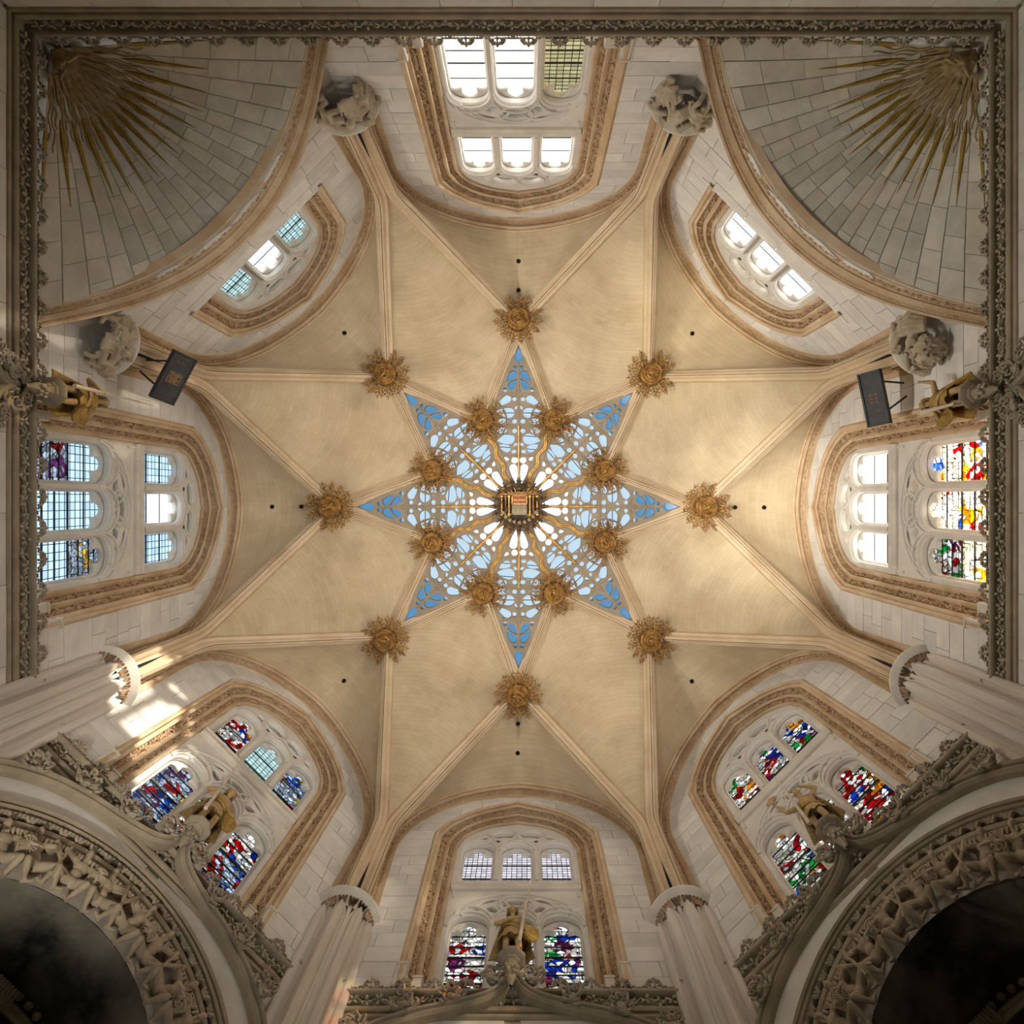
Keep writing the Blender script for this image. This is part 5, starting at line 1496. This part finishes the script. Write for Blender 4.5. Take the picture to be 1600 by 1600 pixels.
def statue(nm, loc, rz, tilt, label):
    p = POSE[nm]; sc = 1.0
    t = empty('statue', loc, rz, label=label, category='statue', group='painted statues on the cornice pedestals')
    t.rotation_euler = (tilt, 0, rz); t.scale = (0.95,) * 3
    J = dict(hipL=(0.085, 0, 0.66), hipR=(-0.085, 0, 0.66), kneeL=(0.10, 0.05, 0.36), kneeR=(-0.11, 0.09, 0.37), ankleL=(0.10, -0.02, 0.05), ankleR=(-0.13, 0.04, 0.05), toeL=(0.13, 0.12, 0.025), toeR=(-0.16, 0.18, 0.025), head=(0.0, 0.085, 1.25))
    for s in 'RL':
        a, b, c = p[s]; J['sh' + s] = (a[0] * 0.85, 0.0, a[1]); J['elb' + s] = b; J['wri' + s] = c
    mb = MB(); P, R, fw = human(mb, J, 0.068, face=(0.1, 1, -0.12))
    o = inst(sculpt(mb, 'body', M['statue'], 0.013, 2), 'body', t)
    mb = MB(); rg = random.Random(len(nm))                # ragged tunic
    rows = []
    n = 28
    for z, rx, ry in ((1.06, 0.15, 0.10), (0.95, 0.19, 0.135), (0.80, 0.165, 0.12), (0.72, 0.165, 0.125), (0.60, 0.20, 0.155), (0.48, 0.225, 0.18), (0.42, 0.235, 0.19)):
        rows.append([V((rx * math.cos(a) * (1 + (0.05 * math.sin(7 * a) if z < 0.7 else 0)), ry * math.sin(a) * (1 + (0.07 * math.sin(9 * a + 1) if z < 0.7 else 0)), z + (0.05 * ((j % 4) / 3 - 0.5) if z < 0.45 else 0))) for j, a in enumerate([2 * PI * i / n for i in range(n)])])
    mb.grid(rows, close=True)
    mb.obj('tunic', M['statuegold'] if p['gold'] else M['statue'], t, 50)
    mb = MB()
    mb.grid([[V((rx * math.cos(a), ry * math.sin(a), z + 0.07 * math.cos(a))) for a in [2 * PI * i / 24 for i in range(24)]] for z, rx, ry in ((0.82, 0.185, 0.14), (0.80, 0.20, 0.15), (0.73, 0.205, 0.155), (0.71, 0.19, 0.145))], close=True)
    mb.obj('sash', M['statuegold'] if not p['gold'] else M['statue'], t)
    if not p['bald']:
        mb = MB(); hd = V(J['head'])
        mb.ell(hd + V((0, -0.03, 0.03)), (0.088, 0.085, 0.09), None, 12, 8)
        for i in range(13):
            a = PI * (0.98 + 1.04 * i / 12)
            x, y = 0.078 * math.cos(a), 0.085 * math.sin(a) - 0.0
            mb.tube([hd + V((x, y, 0.05)), hd + V((x * 1.18, y * 1.1, -0.05)), hd + V((x * 1.3, y * 1.1 - 0.01, -0.15 - 0.02 * (i % 2)))], [0.022, 0.024, 0.012], 5)
        mb.obj('hair', M['hair'], t)
    # cloak of wide folds behind the body
    mb = MB(); rows = []
    for k, z in enumerate((1.05, 0.85, 0.6, 0.35, 0.12)):
        w = 0.20 + 0.05 * k
        rows.append([V((w * (i / 12 * 2 - 1), -0.12 - 0.05 * (k / 4) + 0.03 * math.sin(i * 1.9 + k * 0.2) + 0.10 * abs(i / 12 * 2 - 1) ** 2, z)) for i in range(13)])
    b = [[q + V((0, -0.02, 0)) for q in r] for r in rows]
    mb.grid(rows); mb.grid(b); mb.grid([[r[0] for r in rows], [r[0] for r in b]]); mb.grid([[r[-1] for r in rows], [r[-1] for r in b]]); mb.grid([rows[-1], b[-1]]); mb.grid([rows[0], b[0]])
    mb.obj('cloak', M['statuegold'] if nm in ('east', 'west') else M['hair'], t)
    if nm in ('south', 'southwest', 'west', 'east'):
        mb = MB(); s3 = Matrix.Rotation(0.35, 3, 'Z') @ Matrix.Rotation(0.1, 3, 'X')
        c = V((-0.32, 0.06, 0.58)) if nm in ('south', 'southwest', 'west') else V((0.34, 0.06, 0.60))
        oo = [(0, -0.30), (0.11, -0.20), (0.16, -0.02), (0.15, 0.18), (0.05, 0.22), (-0.05, 0.22), (-0.15, 0.18), (-0.16, -0.02), (-0.11, -0.20)]
        mb.prism([c + s3 @ V((x, 0.0, z)) for x, z in oo], s3 @ V((0, 0.045, 0)))
        mb.ell(c + s3 @ V((0, 0.045, 0)), (0.07, 0.03, 0.09), None, 8, 5)
        mb.obj('shield', M['statuegold'], t, 30)
    return t
STAT = {'south': (0.03, 'tan long haired statue with a lance on the pedestal at the picture foot'),
        'southwest': (0.0, 'tan statue with bent arms and cloak before the window of blue and red glass'),
        'southeast': (0.0, 'bald brown statue raising one arm on the shaded slanting cornice'),
        'west': (1.88, 'gilded statue holding a tall lance beside the pale blue window'),
        'east': (-1.84, 'statue with golden garment and raised hand beside the golden stained window')}
PLAB = {'south': 'octagonal pedestal under the long haired statue at the picture foot', 'southwest': 'octagonal pedestal under the tan statue before the blue and red window',
        'southeast': 'octagonal pedestal under the bald brown statue', 'west': 'octagonal pedestal under the gilded lance statue beside the pale blue window',
        'east': 'octagonal pedestal under the statue with golden garment'}
LLAB = {'south': ((-0.12, 0.26, 0.02), (-0.34, 0.02, 2.42), 'thin pale lance held by the long haired statue at the picture foot'),
        'southwest': ((0.13, 0.31, 0.02), (0.34, 0.08, 2.35), 'long pale lance crossing the window of blue and red glass'),
        'southeast': ((0.17, 0.26, 0.02), (0.10, 0.02, 2.25), 'slender grey lance leaning behind the bald brown statue'),
        'west': ((0.10, 0.31, 0.02), (0.16, 0.08, 2.75), 'white lance held by the gilded statue, its tip at the painted board'),
        'east': ((0.14, 0.26, 0.02), (0.16, 0.20, 1.05), 'short pale staff held by the statue with golden garment')}
for nm, (y, lb) in STAT.items():
    th = SIDES[nm]; xr = 7.16; zt = 11.28 if nm in ('south', 'southwest', 'southeast') else 10.98
    pl = local(th, xr, y, zt - 0.30)
    t = empty('pedestal', pl, R_(th), label=PLAB[nm], category='pedestal', group='octagonal pedestals on the cornices')
    inst(ped_me, 'moulded_corbel', t); inst(pedl_me, 'leaf_knop', t)
    mb = MB(); mb.box((0.16, 0, 0.12), (0.26, 0.16, 0.16)); mb.obj('wall_bracket', M['cornice'], t, 0)
    base = local(th, xr, y, zt)
    statue(nm, base, R_(th + 90), 0.0, lb)
    a, b, l2 = LLAB[nm]
    R3 = Matrix.Rotation(R_(th + 90), 3, 'Z')
    d = R3 @ (V(b) - V(a))
    mb = MB(); k = 1.0
    if nm == 'east': mb.tube([(0, 0, 0), d * 0.5, d], [0.022, 0.03, 0.045], 8)
    else: mb.tube([(0, 0, 0), d * 0.12, d * 0.55, d], [0.034, 0.032, 0.022, 0.008], 8)
    o = mb.obj('lance' if nm != 'east' else 'staff', M['lance'], None, 30, label=l2, category='lance' if nm != 'east' else 'staff')
    o.location = base + R3 @ V(a)
# heart-shaped leaf in the raised hand of the bald statue
th = SIDES['southeast']; R3 = Matrix.Rotation(R_(th + 90), 3, 'Z')
mb = MB()
for sg in (-1, 1): mb.ell((sg * 0.055, 0, 0.05), (0.075, 0.03, 0.07), Matrix.Rotation(sg * 0.5, 3, 'Y'), 10, 6)
mb.tube([(0, 0, 0.06), (0, 0, -0.08)], [0.07, 0.015], 8)
me = sculpt(mb, 'carved_heart', M['statue'], 0.012, 2)
o = inst(me, 'carved_heart', None, local(th, 7.16, 0, 11.28) + R3 @ V((0.43, 0.20, 1.33)), R_(th + 90), label='small heart shaped carving in the raised hand of the bald brown statue', category='carving')

# ------------------------------------------------------------------ two painted boards hung before the corner springers
def board(px, z0, z1, th, label, gold):
    """px: picture corners (lower edge a,b, upper edge c,d); z0/z1 heights of the lower and upper edge"""
    P = [uvw(*px[0], z0), uvw(*px[1], z0), uvw(*px[2], z1), uvw(*px[3], z1)]
    c = sum(P, V()) / 4
    ux = ((P[1] - P[0]) + (P[2] - P[3])).normalized(); uz = ((P[3] - P[0]) + (P[2] - P[1])); uz = (uz - ux * uz.dot(ux)).normalized(); n = ux.cross(uz)
    if n.dot(V((0, 0, 8)) - c) < 0: n = -n
    W_ = ((P[1] - P[0]).length + (P[2] - P[3]).length) / 2; H_ = ((P[3] - P[0]).length + (P[2] - P[1]).length) / 2
    t = empty('painted_board', c, 0, label=label, category='board')
    m3 = Matrix((ux, uz, n)).transposed()
    mb = MB(); mb.box((0, 0, 0), (W_, H_, 0.07), m3); mb.obj('panel', M['board'], t, 0)
    mb = MB()
    for a, s in (((0, H_ / 2 - 0.02), (W_, 0.04)), ((0, -H_ / 2 + 0.02), (W_, 0.04)), ((W_ / 2 - 0.02, 0), (0.04, H_)), ((-W_ / 2 + 0.02, 0), (0.04, H_))):
        mb.box(m3 @ V((a[0], a[1], 0.04)), (s[0], s[1], 0.03), m3)
    mb.obj('frame', M['board'], t, 0)
    mg = M['boardgold'] if gold else M['boardbrown']
    mb = MB()
    def f(x, y, w, h): mb.box(m3 @ V((x * W_, y * H_, 0.037)), (w * W_, h * H_, 0.004), m3)
    if gold:
        for s in (-1, 1): f(s * 0.105, 0, 0.012, 0.52); f(0, s * 0.26, 0.22, 0.02)
        for i in range(6): f(-0.075 + 0.03 * i, 0.06 * math.sin(i * 2.1), 0.016, 0.40 - 0.04 * (i % 3))
        for i in range(5): f(-0.06 + 0.03 * i, -0.17 + 0.08 * i, 0.05, 0.02)
    else:
        for i in range(3):
            for j in range(2): f(-0.07 + 0.07 * i, -0.12 + 0.22 * j, 0.04, 0.16)
    q = mb.obj('painted_arms', mg, t, 0)
    mb = MB()
    if gold:
        for s in (-1, 1): f(0, s * 0.40, 0.86, 0.016); f(s * 0.43, 0, 0.008, 0.80)
        for i in range(4): f(-0.33 + 0.012 * (i % 2), -0.18 + 0.11 * i, 0.05, 0.03)
    else:
        for i in range(7): f(0.22 + 0.02 * (i % 2), -0.2 + 0.06 * i, 0.05, 0.03); 
        for i in range(5): f(-0.30, -0.15 + 0.07 * i, 0.03, 0.03)
    mb.obj('painted_border', M['boardbrown'], t, 0)
    mb = MB(); out = V((c.x, c.y, 0)).normalized()
    for s in (-1, 1): mb.tube([m3 @ V((s * W_ * 0.3, -H_ * 0.2, -0.03)), m3 @ V((s * W_ * 0.12, -H_ * 0.3, -0.03)) + out * 0.45], 0.02, 5)
    mb.obj('iron_bracket', M['iron'], t)
board([(268, 548), (234, 624), (268, 628), (310, 560)], 13.15, 13.62, 202.5, 'black painted board with gold coat of arms beside the gilded lance statue', True)
board([(1377, 573), (1391, 660), (1360, 669), (1340, 588)], 13.15, 13.55, 337.5, 'black board with dim painted shields beside the golden stained window', False)
